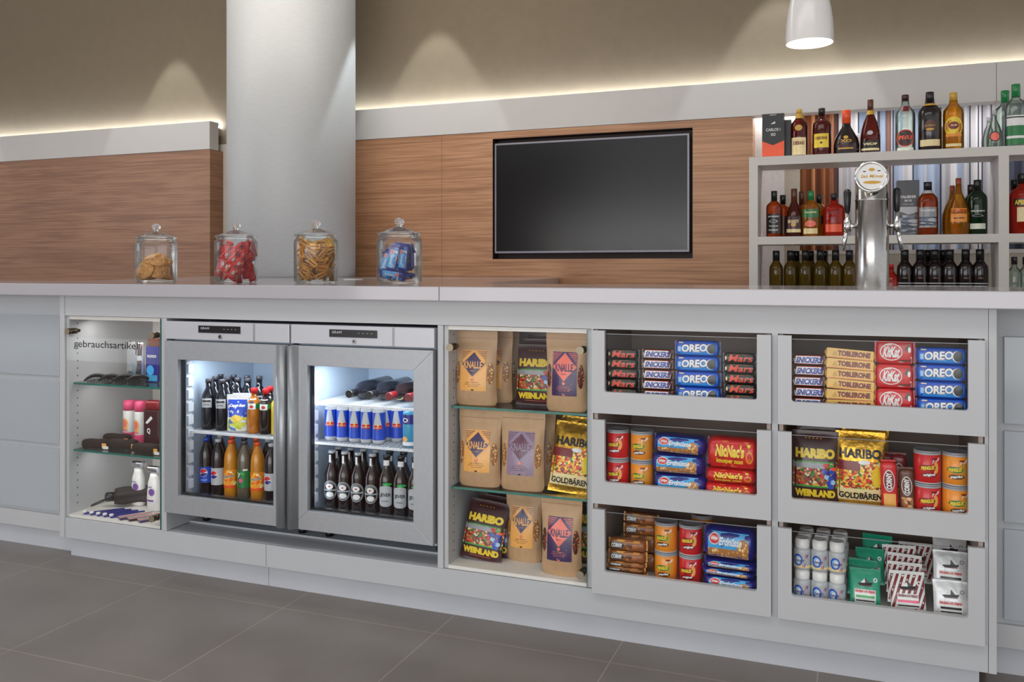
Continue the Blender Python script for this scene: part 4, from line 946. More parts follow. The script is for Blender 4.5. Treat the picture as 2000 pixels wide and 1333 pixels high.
pp, pl_, mi, sv = pet('cola', 'blue', a_pepsi), pet('cola', 'silver', a_light), pet('orange_drink', 'orange_red', a_mirinda), pet('seven_drink', 'darkgrey', a_seven)
gd = 'soft drink bottles in the left cooler'
fl = .3005
for pr, px, nm in ((pp, 404, 'cola bottle with blue label and blue cap'), (pl_, 427, 'cola bottle with silver label, second from left'), (mi, 452, 'orange soda bottle, left of the two'), (sv, 478, 'lemonade bottle with green label'), (mi, 504, 'orange soda bottle, right of the two'), (pl_, 531, 'cola bottle with silver label at the right')):
    pr.put((X(px, .12), .118, fl), nm+', bottom front row of left cooler', gd, (0, 0, .35))
for pr, px, nm in ((pp, 407, 'cola bottle with blue label'), (pl_, 429, 'cola bottle with silver label'), (mi, 452, 'orange soda bottle'), (sv, 476, 'lemonade bottle'), (mi, 499, 'orange soda bottle at right'), (pl_, 522, 'silver labelled cola bottle at far right')):
    pr.put((X(px, .19)+.004, .190, fl), nm+', second row at the bottom of left cooler', gd, (0, 0, .35))
fz = Proto(bottle('cola_bottle', 'bottle', 'flip', .0285, .205, 'black_bottle', 'darkgrey', (.46, .925, 1.0), a_fritz))
sh = .5665
for i, (px, y) in enumerate(((407, .12), (434, .12), (420, .19), (444, .19), (464, .19), (484, .19), (430, .26), (456, .26), (482, .26), (506, .26))):
    fz.put((X(px, y), y+.002, sh), 'black cola bottle with silver label, number %s in %s row, upper shelf of left cooler' % (['one', 'two', 'one', 'two', 'three', 'four', 'one', 'two', 'three', 'four'][i], 'front' if i < 2 else ('second' if i < 6 else 'third')), 'black cola bottles in the left cooler', (0, 0, .35))
def art_capri(g, S, w, h):
    g.rect(S, -w*.44, w*.44, h*.36, h*.86, 'blue', 0, 8, 4); g.text(S, 'Capri-Sun', 0, h*.70, w*.72, h*.10, 'white', 1, .05, .2); g.rect(S, -w*.44, w*.44, h*.04, h*.40, 'lemon_pic', 1, 8, 4); g.disc(S, w*.0, h*.36, w*.26, h*.10, 'yellow', 2)
t = bag('juice_pouch', 'juice pouch', .088, .150, .045, 'foil_silver', art_capri, 'silver blue juice pouch with a lemon, front of upper cooler shelf', 'doy'); t.location = (X(464, .11), .112, sh); t.rotation_euler = (0, 0, .35)
t2 = dup(t); t2.location = (X(482, .17), .150, sh); t2['label'] = 'silver juice pouch standing right behind the blue lemon one'; t['group'] = t2['group'] = 'juice pouches in the left cooler'
ju = Proto(bottle('juice_bottle', 'bottle', 'liquor', .0265, .178, 'apple_drink', 'red', (.52, .885, 1.0), a_juice)); jc = Proto(bottle('juice_bottle', 'bottle', 'liquor', .0265, .178, 'cola', 'red', (.52, .885, 1.0), a_juice)); jy = Proto(bottle('juice_bottle', 'bottle', 'liquor', .0265, .178, 'yellow', 'red', (.52, .885, 1.0), None))
gj_ = 'red capped juice bottles in the left cooler'
ju.put((X(497, .12), .118, sh), 'amber juice bottle with red cap in the left cooler', gj_, (0, 0, .35)); jc.put((X(520, .12), .118, sh), 'dark juice bottle with red cap in the left cooler', gj_, (0, 0, .35)); jy.put((X(543, .12), .120, sh), 'yellow juice bottle at the right edge of the left cooler', gj_)
jc.put((X(530, .19), .182, sh), 'dark juice bottle with red cap in the second row', gj_)

# right cooler: beer below, cans in the middle, wine on top
he = Proto(bottle('beer_bottle', 'bottle', 'beer', .0285, .222, 'beer_bottle', 'silver', (.50, .955, 1.0), a_heine)); je = Proto(bottle('beer_bottle', 'bottle', 'beer', .0300, .222, 'beer_bottle', 'black', (.50, .955, 1.0), a_jever))
gb = 'beer bottles at the bottom of the right cooler'
for i, px in enumerate((649, 674.5, 700.5, 728)): he.put((X(px, .12), .118, fl), 'brown beer bottle with dark oval label, %s of four in front' % LR[4][i], gb, (0, 0, .25))
for i, px in enumerate((756, 784, 812)): je.put((X(px, .12), .118, fl), 'brown beer bottle with pale oblong label, %s of three in front' % LR[3][i], gb, (0, 0, .3))
for i, px in enumerate((654, 678, 703, 727)): he.put((X(px+8, .19), .188, fl), 'brown beer bottle with dark oval label, %s of the second row' % LR[4][i], gb, (0, 0, .25))
for i, px in enumerate((760, 787)): je.put((X(px+2, .19), .188, fl), 'brown beer bottle with pale label, %s of the second row' % LR[2][i], gb, (0, 0, .3))
def dcan():
    t = thing('drink_can', '', 'drink can'); R = .0248; H = .133
    g = G(); g.lathe([(R-.006, 0), (R-.003, .002), (R, .010), (R, H-.014), (R-.004, H-.004), (R-.0035, H), (R-.006, H-.001), (.001, H-.004)], 'silver', 32); g.obj('can_body', t)
    S = cyl(R, .0003); g = G()
    g.rect(S, -3.0*R, 3.0*R, .016, .119, 'blue', 0, 30, 2)
    for c in (-3*R, -.1*R, 2.9*R): g.grid(lambda u, v: S(max(-3.05*R, min(3.05*R, c+(u-.5)*R*(1.5-.95*v))), .058+.060*v, 1), 8, 3, 'silver')
    g.disc(S, 0, .068, .006, .006, 'yellow', 2); g.text(S, 'Red Bull', 0, .060, .030, .007, 'red', 3, .05); g.disc(S, -.009, .068, .008, .004, 'red', 3); g.disc(S, .009, .068, .008, .004, 'red', 3)
    g.obj('printed_label', t); return Proto(t)
dc = dcan(); ms = .5635
for i, px in enumerate((648, 671, 695, 717.5, 741)): dc.put((X(px, .12)+.0, .116, ms), 'slim blue and silver drink can, %s of the front row' % LR[5][i], 'energy drink cans in the right cooler', (0, 0, .4))
for i, px in enumerate((660, 683, 705, 729, 752, 773)): dc.put((X(px+4, .18), .176, ms), 'slim blue and silver drink can, %s of the second row' % LR[6][i], 'energy drink cans in the right cooler', (0, 0, .4))
t = thing('drink_can', 'pale blue drink can at right beside the slim cans', 'drink can', (X(800, .11), .112, ms)); R = .0265
g = G(); g.lathe([(R-.006, 0), (R-.003, .002), (R, .008), (R, .122), (R-.004, .132), (.001, .131)], 'teal', 32); g.obj('can_body', t)
g = G(); S = cyl(R, .0003); g.rect(S, -2.9*R, 2.9*R, .085, .120, 'navy', 0, 28, 2); g.disc(S, -.008, .030, .012, .010, 'peach', 0); g.rect(S, -2.9*R, 2.9*R, .006, .02, 'white', 0, 28, 1); g.disc(S, -.006, .10, .012, .008, 'white', 1, ring=.6); g.obj('printed_label', t)
def wine_lying(mt, foil, lab, px, label, i):
    t = bottle('wine_bottle', 'wine bottle', 'wine', .036, .30, mt, foil, (.41, .84, 1.0), lambda g, S, R, H: g.rect(S, -.006, .006, .79*H, .84*H, 'cream', 1, 4, 1) if lab else g.rect(S, -.02, .02, .72*H, .745*H, 'cream', 1, 8, 1), label)
    g = [c for c in t.children if c.name.startswith('cap')][0]
    if lab:
        q = G(); q.rect(lambda x, z, k=0: ((.0152)*sin(x/.0152), -.0152*cos(x/.0152), z), -.007, .007, .79*.3, .93*.3, 'silver', 0, 5, 3); q.obj('neck_label', t)
    # neck towards the door, body towards the back, lying on the rack
    t.location = (X(px, .12)+.16*0, .12+.22, .7125+.0362); t.rotation_euler = (pi/2, 0, 0); t['group'] = 'wine bottles lying in the right cooler'
    yaw = -.0
    t.rotation_euler = (Matrix.Rotation(yaw, 3, 'Z') @ Matrix.Rotation(pi/2, 3, 'X')).to_euler()
    return t
for i, (mt, foil, lab, px, lb) in enumerate((('black_bottle', 'black', True, 668, 'dark wine bottle lying with white neck strip, leftmost on the rack'), ('black_bottle', 'black', True, 708, 'dark wine bottle lying with white neck strip, second on the rack'),
        ('dark_bottle', 'darkred', False, 746, 'wine bottle lying with red foil neck, third on the rack'), ('dark_bottle', 'darkred', False, 784, 'wine bottle lying with red foil neck, rightmost on the rack'))):
    t = wine_lying(mt, foil, lab, px, lb, i); t.location.x = X(px, .05)+.01; t.location.y = .38

# ------------------------------------------------------------------ toiletries cabinet
def razor_pack(px, Y, z, c, label):
    t = thing('toothbrush_set', label, 'toothbrush set', (X(px, Y), Y, z), group='wrapped toothbrush sets')
    g = G(); pillow(g, .050, .02, .165, 'pale_wrap', 3, wob=.02); g.obj('clear_wrapper', t)
    g = G(); g.tube([(-.012, -.002, .012), (-.008, -.004, .08), (.0, -.002, .150)], [.005, .004, .003], c, 8); g.tube([(-.01, .001, .135), (.012, .001, .150)], .007, 'salmon', 8); g.obj('toothbrush', t)
    g = G(); g.tube([(.012, -.001, .010), (.010, -.002, .06), (.008, 0, .10)], [.008, .009, .005], c, 8); g.obj('toothpaste_tube', t)
    return t
razor_pack(258, .24, .7385, 'teal', 'clear wrapped blue toothbrush set, left of the two on top shelf'); razor_pack(274, .20, .7385, 'blue', 'clear wrapped blue toothbrush set, right of the two on top shelf')
t = thing('shaving_set', 'dark blue upright shaving set at the right of the top glass shelf', 'shaving set', (X(300, .16), .17, .7385))
g = G(); g.box(-.034, .034, -.02, .02, .0, .15, 'navy'); g.obj('carton', t, bevel=.002)
g = G(); g.box(-.030, .030, -.015, .015, .1505, .185, 'brown'); g.obj('top_flap', t, bevel=.003)
g = G(); F = flat(-.0205); g.disc(F, -.008, .05, .020, .022, 'sky', 0); g.rect(F, -.03, .03, .005, .03, 'teal', 1); g.text(F, 'WILKINSON', 0, .11, .05, .012, 'white', 1); g.obj('printed_front', t)
for i, px in enumerate((186, 214, 240, 266)):
    Yc = (.085, .10, .115, .12)[i]
    t = thing('comb', 'black folding comb, %s of four in a row on the top glass shelf' % LR[4][i], 'comb', (X(px+6, Yc), Yc, .7382), group='black combs on the top glass shelf', rz=.95)
    g = G(); pts = [(-.055+.11*k/10, 0, .006+.022*sin(pi*(k/10)**.8)) for k in range(11)]; g.tube(pts, [.004+.004*sin(pi*k/10) for k in range(11)], 'black_plastic', 8); g.obj('spine', t)
    g = G()
    for k in range(16): x = -.042+.0055*k; g.box(x-.0012, x+.0012, -.001, .001, .0, .006+.020*sin(pi*((x+.055)/.11)**.8), 'black_plastic')
    g.obj('teeth', t)
# pink bottles, dark box, brushes
def lotion(px, Y, sc, label):
    t = thing('lotion_bottle', label, 'bottle', (X(px, Y), Y, .4535), group='pink capped lotion bottles'); t.scale = sc
    g = G(); g.lathe([(.026, 0), (.029, .004), (.029, .14), (.028, .145)], 'white', 28); g.obj('bottle_body', t)
    g = G(); g.lathe([(.029, .1455), (.029, .178), (.025, .190), (.001, .192)], 'pink', 28); g.obj('cap', t)
    g = G(); S = cyl(.029, .0003); g.rect(S, -.07, .07, .0, .045, 'pink', 0, 20, 1); g.disc(S, -.004, .08, .020, .03, 'peach', 0); g.disc(S, -.004, .085, .012, .018, 'salmon', 1); g.text(S, 'balea', -.002, .055, .03, .010, 'pink', 2); g.obj('printed_label', t)
lotion(254, .25, (1, 1, .96), 'white lotion bottle with pink cap, left of two'); lotion(275, .21, (.9, .9, 1), 'white lotion bottle with pink cap, right of two')
t = thing('toiletry_pouch', 'dark maroon box with white letter at right of middle glass shelf', 'box', (X(299, .16), .17, .4535))
g = G(); g.box(-.042, .042, -.022, .022, 0, .165, 'maroon'); g.obj('carton', t, bevel=.006)
g = G(); pillow(g, .08, .04, .045, 'darkred', 3); g.v = [(x, y, z+.160) for x, y, z in g.v]; g.obj('lid', t)
g = G(); F = flat(-.0225); g.text(F, 'Q', -.012, .075, .018, .026, 'white', 0, .05); g.poly(F, [(-.03, .11), (.0, .14), (.01, .13), (-.02, .105)], 'white', 0); g.rect(F, -.03, .03, .02, .024, 'grey', 0); g.obj('printed_front', t)
for i, (px, Y, L, an) in enumerate(((183, .075, .11, .25), (226, .20, .13, .1), (236, .11, .14, .15), (283, .075, .13, .05))):
    t = thing('hair_brush', 'dark bristled hair brush, %s one of four on the middle glass shelf' % ['leftmost', 'rearmost', 'central', 'rightmost'][i], 'brush', (X(px, Y)+.01, Y, .4535), group='dark brushes on the middle glass shelf', rz=an)
    g = G(); pillow(g, L, .045, .040, 'bristle', 2.6, wob=.05); g.obj('bristles', t)
    g = G(); pillow(g, .06, .02, .016, 'black_plastic', 2.4); g.v = [(x+L/2+.02, y, z+.004) for x, y, z in g.v]; g.obj('handle', t)
    g = G(); g.box(L/2-.012, L/2+.008, -.0235, -.0225, .006, .026, 'peach'); g.box(L/2-.006, L/2+.018, -.0245, -.0237, .002, .014, 'white'); g.obj('paper_band', t)
# bottom: spray bottles, umbrella, brushes
for i, (px, Y) in enumerate(((269, .22), (300, .17))):
    t = thing('soap_bottle', 'white bottle with purple dots in clear wrap, %s of two' % LR[2][i], 'bottle', (X(px, Y), Y+.005, .1825), group='white bottles with purple dots')
    g = G(); g.lathe([(.030, 0), (.034, .006), (.035, .06), (.030, .12), (.022, .145), (.020, .160), (.001, .162)], 'white', 28, sc=(1, .7)); g.obj('bottle_body', t)
    g = G(); pillow(g, .066, .03, .03, 'pale_wrap', 3); g.v = [(x, y, z+.1625) for x, y, z in g.v]; g.obj('clear_wrapper', t)
    g = G(); S = lambda x, z, k=0: (.0356*sin(x/.0356), -.0252*cos(x/.0356)-.0006*(k+1), z); g.disc(S, .006, .085, .014, .015, 'lilac', 1); g.rect(S, -.022, .016, .045, .052, 'lilac', 0); g.text(S, 'sensitive', -.006, .107, .030, .007, 'navy', 1); g.obj('printed_label', t)
t = thing('umbrella', 'black folded pocket umbrella lying on the cabinet floor', 'umbrella', (-2.925, .215, .1825), rz=.62)
g = G()
P = [(-.085, 0, .034), (-.03, 0, .040), (.03, 0, .046), (.10, 0, .050)]
def folds():
    v = []; f = []; n = 28; m_ = 12
    for j in range(m_+1):
        u = j/m_; r = .030+.012*u+.004*sin(9*u)
        for i in range(n): a = 2*pi*i/n; q = r*(1+.13*sin(5*a+3*u)); v.append((-.085+.19*u, q*cos(a), .044+q*sin(a)))
    for j in range(m_):
        for i in range(n): f.append((j*n+i, (j+1)*n+i, (j+1)*n+(i+1) % n, j*n+(i+1) % n))
    f += [tuple(range(n)), tuple(m_*n+i for i in reversed(range(n)))]; return v, f
v, f = folds(); g.add(v, f, 'dark_nylon', True); g.obj('folded_canopy', t)
g = G(); g.lathe([(.014, -.125), (.020, -.12), (.020, -.09), (.012, -.085)], 'black_plastic', 16, (0, 0, .044), True, 'x'); g.obj('handle', t)
g = G(); g.tube([(-.12+.03*cos(a)-.03, .02*sin(a)-.01, .012+.012*(1+cos(a))) for a in [2*pi*i/16 for i in range(16)]], .0025, 'dark_nylon', 6, True); g.obj('wrist_strap', t)
for i, px in enumerate((186, 199, 212, 225, 238)):
    t = thing('travel_toothbrush', 'blue and white wrapped toothbrush, %s in the front row' % LR[5][i], 'toothbrush', (X(px, .06)+.012, .07, .1825), group='wrapped toothbrushes on the cabinet floor', rz=-.75)
    g = G(); g.box(-.006, .012, -.06, .10, 0, .007, 'navy'); g.obj('handle', t, bevel=.002)
    g = G(); g.lathe([(.0085, 0), (.0085, .008), (.004, .009)], 'white', 14, (.002, -.055, .007)); g.obj('cap', t)
for i, px in enumerate((262, 280, 300)):
    t = thing('sewing_kit', 'dark folder with red and white bands, %s in front' % LR[3][i], 'kit', (X(px, .07), .07, .1825), group='dark striped folders on the cabinet floor', rz=-.55)
    g = G(); g.box(-.024, .022, -.06, .07, 0, .008, ['purple', 'maroon', 'purple'][i]); g.obj('folder', t, bevel=.002)
    g = G(); g.box(-.018, -.012, -.06, .07, .0082, .0092, 'white'); g.box(-.006, .0, -.06, .07, .0082, .0092, 'salmon'); g.box(.006, .01, -.06, .07, .0082, .0092, 'white'); g.obj('band', t)
mat('orange_brown', (150, 66, 30), .3, coat=.3)
mat('green2', (24, 130, 70), .3, coat=.3)
mat('pale_wrap2', (226, 232, 214), .4)

# ------------------------------------------------------------------ glass jars with sweets on the worktop
def jar(px, contents):
    t = thing('cookie_jar', 'clear lidded glass jar %s' % contents, 'jar', (X(px, .42), .42, ZT+.001), group='glass jars along the counter')
    R = .093
    g = G(); g.lathe([(.001, .0), (R*.90, .0), (R, .010), (R, .172), (R*.98, .184), (R*.90, .190), (R*.90, .198), (R*.97, .201)], 'jar_glass', 56, cap=False)
    g.lathe([(.001, .009), (R*.88, .009), (R*.96, .016), (R*.96, .172), (R*.93, .182)], 'clear_glass', 56, cap=False); g.obj('glass_body', t)
    g = G(); g.lathe([(R*.98, .202), (R*.99, .207), (R*.80, .212), (R*.45, .226), (R*.2, .233), (R*.13, .236)], 'jar_glass', 56, cap=False)
    g.lathe([(R*.82, .190), (R*.82, .203), (R*.78, .208)], 'jar_glass', 48, cap=False); g.obj('lid', t)
    lid = [c for c in t.children if c.name.startswith('lid')][-1]
    g = G(); g.lathe([(.010, .234), (.009, .238), (.016, .244), (.020, .254), (.017, .264), (.008, .270), (.001, .271)], 'knob_glass', 28); g.obj('knob', lid)
    return t
m, nt, b = mk('knob_glass'); b.inputs['Transmission Weight'].default_value = .9; b.inputs['Roughness'].default_value = .02; b.inputs['IOR'].default_value = 1.5
for p, c in ((305, 'holding golden cookies, leftmost of the four'), (461, 'holding red wrapped bars, second from left'), (617, 'holding golden triangular sweets, third from left'), (780, 'holding blue wrapped bars, rightmost of the four')): jar(p, c)
def blob(g, rx, rz, mt, n=28, wob=.05, th=.006):
    v = []; f = []; pr = [(0, -1), (.6, -1), (.93, -.7), (1, 0), (.93, .6), (.6, .95), (.25, 1.1), (0, 1.1)]
    for j, (r, z) in enumerate(pr):
        for i in range(n): a = 2*pi*i/n; q = 1+wob*sin(3*a+1)+wob*.6*sin(7*a); v.append((r*rx*q*cos(a), r*rz*q*sin(a), z*th*(1+.1*sin(5*a+3*r))))
    for j in range(len(pr)-1):
        for i in range(n): f.append((j*n+i, j*n+(i+1) % n, (j+1)*n+(i+1) % n, (j+1)*n+i))
    g.add(v, f, mt, True)
def cookie():
    t = thing('cookie', '', 'cookie'); g = G(); blob(g, .041, .041, 'cookie', th=.0085); g.obj('biscuit', t)
    g = G(); rr = random.Random(3)
    for i in range(9):
        a, r = rr.uniform(0, 6.28), .029*sqrt(rr.random()); g.lathe([(.003, .004), (.0034, .0085), (.001, .0098)], 'choc_chip' if i % 3 else 'cream', 8, (r*cos(a), r*sin(a), 0))
    g.obj('chips', t); return Proto(t)
ck = cookie()
cx, cy = X(305, .42), .42
names = ['flat at the bottom left', 'standing upright in front showing its chips', 'leaning at the left front', 'leaning at the left back', 'flat at the bottom right', 'lying across on top', 'tilted at the right side', 'lying in the middle layer', 'leaning at the back', 'resting on the right of the heap']
for i, (dx, dy, z, r) in enumerate(((-.040, -.01, .022, (.15, .1, 0)), (.002, -.066, .053, (1.25, 0, .1)), (-.050, -.045, .062, (1.0, -.65, -.3)), (-.052, .015, .080, (.3, -1.0, 0)), (.04, .01, .021, (-.1, .1, 0)), (.0, -.020, .118, (.25, -.2, 0)), (.044, -.030, .100, (.5, .5, 0)), (.010, -.030, .098, (.2, .15, 0)), (.01, .04, .085, (.6, .1, 0)), (.052, -.035, .052, (1.1, .7, .3)))):
    ck.put((cx+dx, cy+dy, ZT+.001+z), 'golden chocolate chip cookie in the jar, %s' % names[i], 'cookies in the leftmost jar', r)
# random heaps inside the other jars
def heap(pr, px, n, zmax, hl, seed, word, group, rmax=.066, tall=False, scr=(1, 1)):
    r = random.Random(seed); cx = X(px, .42)
    for i in range(n):
        f = (i+.5)/n; z = .018+f*(zmax-.018)
        ring = rmax*(.98 if i % 4 else .45); a = i*2.399+r.uniform(-.3, .3)
        dx, dy = ring*cos(a), ring*sin(a)
        rz = a+pi/2+r.uniform(-.4, .4); tilt = r.uniform(.5, 1.45) if tall else r.uniform(-.9, .9)
        e = (Matrix.Rotation(rz, 3, 'Z') @ Matrix.Rotation(-tilt, 3, 'Y') @ Matrix.Rotation(r.uniform(-.6, .6), 3, 'X')).to_euler()
        k = r.uniform(*scr)
        side = ('front', 'right', 'back', 'left')[int(((a % (2*pi))+pi/4+pi/2)//(pi/2)) % 4]
        pr.put((cx+dx, .42+dy, ZT+.002+max(z, .026)), word, group, e, (k, k, k))
def art_dup(g, S, w, h): g.disc(S, -w*.1, h*.5, w*.14, h*.16, 'white', 1); g.text(S, 'duplo', -w*.1, h*.5, w*.22, h*.16, 'black', 2, .04); g.rect(S, -w*.4, w*.45, h*.1, h*.22, 'sweets_red', 1); g.rect(S, w*.2, w*.45, h*.3, h*.8, 'darkred', 1)
rd = Proto(pack('wrapped_bar', 'wrapped bar', .078, .018, .034, 'red', art_dup, p=2.6, wob=.06))
heap(rd, 461, 30, .150, .03, 4, 'red wrapped bar heaped inside the second glass jar from left', 'red wrapped bars in the jar', tall=True, rmax=.058)
def trib():
    t = thing('triangular_sweet', '', 'sweet'); L, h = .050, .021
    g = G(); v = []
    for x in (-L/2, L/2): v += [(x, -h/2, 0), (x, h/2, 0), (x, 0, h*.87)]
    g.add([(x, y, z-.006) for x, y, z in v], [(0, 2, 1), (3, 4, 5), (0, 1, 4, 3), (1, 2, 5, 4), (2, 0, 3, 5)], 'gold_wrap'); g.obj('wrapper', t, bevel=.0012)
    g = G(); F = lambda x, z, k=0: (x, -h/2-.0012+z*.5, z-.006)
    g.text(F, 'TOBLERONE', 0, h*.42, L*.85, h*.32, 'darkred', 0, .04); g.obj('lettering', t); return Proto(t)
mat('gold_wrap', (230, 176, 84), .3, .35, var=.15, scale=60)
tr = trib(); heap(tr, 617, 76, .176, .02, 9, 'small golden triangular sweet heaped inside the third glass jar', 'golden triangular sweets in the jar', rmax=.068)
heap(tr, 617, 24, .160, .02, 19, 'small golden triangular sweet heaped inside the third glass jar', 'golden triangular sweets in the jar', rmax=.040)
def art_blue(g, S, w, h): g.rect(S, -w*.38, w*.3, h*.1, h*.9, 'sky', 0, 8, 4); g.rect(S, -w*.38, w*.42, h*.08, h*.38, 'nuts_blue', 1, 8, 2); g.disc(S, w*.22, h*.66, w*.09, h*.2, 'white', 2); g.disc(S, w*.22, h*.66, w*.08, h*.17, 'red', 3); g.text(S, 'ültje', w*.22, h*.66, w*.1, h*.14, 'white', 4); g.text(S, 'Erdnüsse', -w*.08, h*.6, w*.36, h*.2, 'white', 2, .02)
bl_ = Proto(pack('wrapped_bar', 'wrapped bar', .118, .018, .042, 'navy', art_blue, p=2.6, wob=.05))
cxb = X(780, .42)
for i, (dx, dy, z, ry, rz, rx) in enumerate(((-.036, -.036, .085, -1.25, .2, 0), (.003, -.052, .100, -1.35, .05, .1), (.044, -.040, .100, -1.45, -.1, 0), (-.005, -.050, .028, .15, .1, .3), (.02, -.02, .022, -.1, .5, 1.2), (-.02, .02, .030, .1, 1.2, 1.0), (.02, .02, .100, -1.2, .8, 0), (-.045, .01, .090, -1.1, 1.0, 0), (.045, .02, .105, -1.5, 2.2, 0), (0, .045, .10, -1.3, 3.0, 0), (-.01, -.0, .125, -.3, .6, .6), (.03, .0, .142, .2, -.4, .8), (-.005, -.02, .050, -.3, .3, .4))):
    e = (Matrix.Rotation(rz, 3, 'Z') @ Matrix.Rotation(ry, 3, 'Y') @ Matrix.Rotation(rx, 3, 'X')).to_euler()
    k = 1.0; off = Matrix.Rotation(rz, 3, 'Z') @ Matrix.Rotation(ry, 3, 'Y') @ Matrix.Rotation(rx, 3, 'X') @ Vector((0, 0, -.018*k))
    bl_.put((cxb+dx+off.x, .42+dy+off.y, ZT+.006+z+off.z), 'blue wrapped peanut bar standing inside the rightmost glass jar', 'blue wrapped bars in the jar', e, (k, k, k))

# ------------------------------------------------------------------ bar bottles
T1, T2, T3 = 1.9145, 1.4205, 1.0205
BY = 2.94
def art_lab(m1, z0, z1, wf=.9, txt=None, tm='brown', seal=None, band=None):
    def f(g, S, R, H):
        g.rect(S, -R*wf, R*wf, z0*H, z1*H, m1, 0, 12, 3)
        if txt: g.text(S, txt, 0, (z0+(z1-z0)*.68)*H, R*wf*1.5, (z1-z0)*H*.22, tm, 1, .04)
        if seal: g.disc(S, 0, seal[1]*H, R*seal[2], R*seal[2]*.8, seal[0], 1)
        if band: g.rect(S, -R*wf, R*wf, band[1]*H, band[2]*H, band[0], 2, 12, 1)
    return f
def bb_(px, kind, w, h, mt, cap, cs, art, label, z=T1, dy=0, neck=None, sc=(1, .8), grp=None, rz=-.05):
    Yv = BY+dy; R = w/2*1.06
    t = bottle('spirit_bottle', 'bottle', kind, R, h, mt, cap, cs, art, label, 24, sc, neck); t.location = (X(px, Yv), Yv, z); t.rotation_euler = (0, 0, rz)
    if grp: t['group'] = grp
    return t
# a pixel on this plane is about 3.2 mm
gt, gm = 'spirit bottles on the top shelf', 'spirit bottles on the middle shelf'
t = thing('gift_box', 'black and orange gift box at left of the top shelf', 'box', (X(1511, BY), BY, T1))
g = G(); g.box(-.066, .066, -.045, .045, .0, .275, 'black'); g.obj('carton', t, bevel=.001)
g = G(); F = flat(-.0455, .0006); g.poly(F, [(-.066, .001), (.066, .001), (.066, .105), (.0, .078), (-.066, .105)], 'orange_red', 0); g.text(F, 'CARLOS I', 0, .175, .085, .018, 'white', 1, .01); g.text(F, 'XO', 0, .145, .03, .018, 'white', 1); g.poly(F, [(-.015, .21), (.012, .212), (.014, .226), (-.004, .218)], 'white', 1); g.rect(F, -.02, .02, .265, .268, 'white', 1); g.obj('printed_front', t)
t = thing('flat_box', 'narrow dark box standing behind the orange gift box', 'box', (X(1536, BY+.08), BY+.09, T1)); g = G(); g.box(-.03, .03, -.02, .02, 0, .25, 'darkgrey'); g.obj('carton', t, bevel=.001)
bb_(1561, 'liquor', .096, .300, 'darkred_glass', 'gold', (.34, .88, 1), art_lab('cream', .04, .40, .95, 'SOBERANO', 'darkred', ('gold', .60, .45)), 'brandy bottle with cream label and golden neck on top shelf', neck=(.80, .9, 'gold'), grp=gt)
bb_(1605, 'square', .106, .296, 'darkred_glass', 'black', (.36, .86, 1), art_lab('yellow', .17, .46, .85, 'OSBORNE', 'darkred', ('black', .27, .14)), 'dark bottle with yellow label and black cap on top shelf', grp=gt)
bb_(1653, 'decanter', .140, .275, 'dark_bottle', 'orange_red', (.34, .70, 1), art_lab('maroon', .10, .40, .6, 'XO', 'gold', ('gold', .38, .18), ('gold', .12, .15)), 'squat dark decanter bottle with red wax neck on top shelf', grp=gt)
bb_(1700, 'cognac', .108, .330, 'darkred_glass', 'brown', (.30, .78, 1), art_lab('black', .04, .24, 1.0, 'VSOP', 'cream', ('silver', .38, .28), ('cream', .06, .10)), 'tall cognac bottle with round silver seal on top shelf', neck=(.72, .80, 'gold'), grp=gt)
bb_(1768, 'liquor', .106, .345, 'pale_glass', 'maroon', (.36, .90, 1), lambda g, S, R, H: (g.disc(S, 0, .24*H, R*.95, .15*H, 'maroon', 0), g.disc(S, 0, .24*H, R*.95, .15*H, 'orange_red', 1, ring=.9), g.text(S, 'PITU', 0, .25*H, R*1.3, .07*H, 'orange_red', 2, .06), g.rect(S, -R*.9, R*.9, .02*H, .075*H, 'pale_wrap2', 0), g.rect(S, -R*.38, R*.38, .70*H, .80*H, 'darkred', 0)), 'clear bottle with round red label and maroon cap on top shelf', grp=gt)
bb_(1816, 'liquor', .120, .352, 'dark_bottle', 'black', (.36, .82, 1), lambda g, S, R, H: (g.rect(S, -R*.95, R*.95, .08*H, .19*H, 'cream', 0, 12, 1), g.disc(S, 0, .42*H, R*.5, .10*H, 'brown', 0), g.disc(S, 0, .36*H, R*.35, .02*H, 'gold', 1), g.text(S, 'ANEJO', 0, .42*H, R*.9, .03*H, 'gold', 2)), 'dark brown rum bottle with cream strip label on top shelf', neck=(.76, .80, 'gold'), grp=gt)
bb_(1862, 'liquor', .106, .340, 'gold_glass', 'gold', (.38, .86, 1), lambda g, S, R, H: (g.disc(S, 0, .40*H, R*.95, .17*H, 'yellow', 0), g.disc(S, 0, .42*H, R*.5, .065*H, 'darkred', 1), g.text(S, 'CLUB', 0, .425*H, R*.6, .03*H, 'cream', 2, .04), g.rect(S, -R*.8, R*.8, .23*H, .28*H, 'orange', 1), g.rect(S, -R*.8, R*.8, .06*H, .11*H, 'cream', 0)), 'golden rum bottle with yellow label and gold cap on top shelf', grp=gt)
bb_(1942, 'cognac', .078, .225, 'pale_glass', 'silver', (.30, .86, 1), lambda g, S, R, H: (g.disc(S, 0, .30*H, R*.72, R*.72, 'maroon', 0), g.disc(S, 0, .30*H, R*.56, R*.56, 'salmon', 1)), 'small clear bottle with round dark red seal on top shelf', grp=gt, sc=(1, 1))
bb_(1931, 'cognac', .072, .195, 'pale_glass', 'white', (.30, .86, 1), None, 'small plain clear bottle with white cap on top shelf', dy=.07, grp=gt, sc=(1, 1))
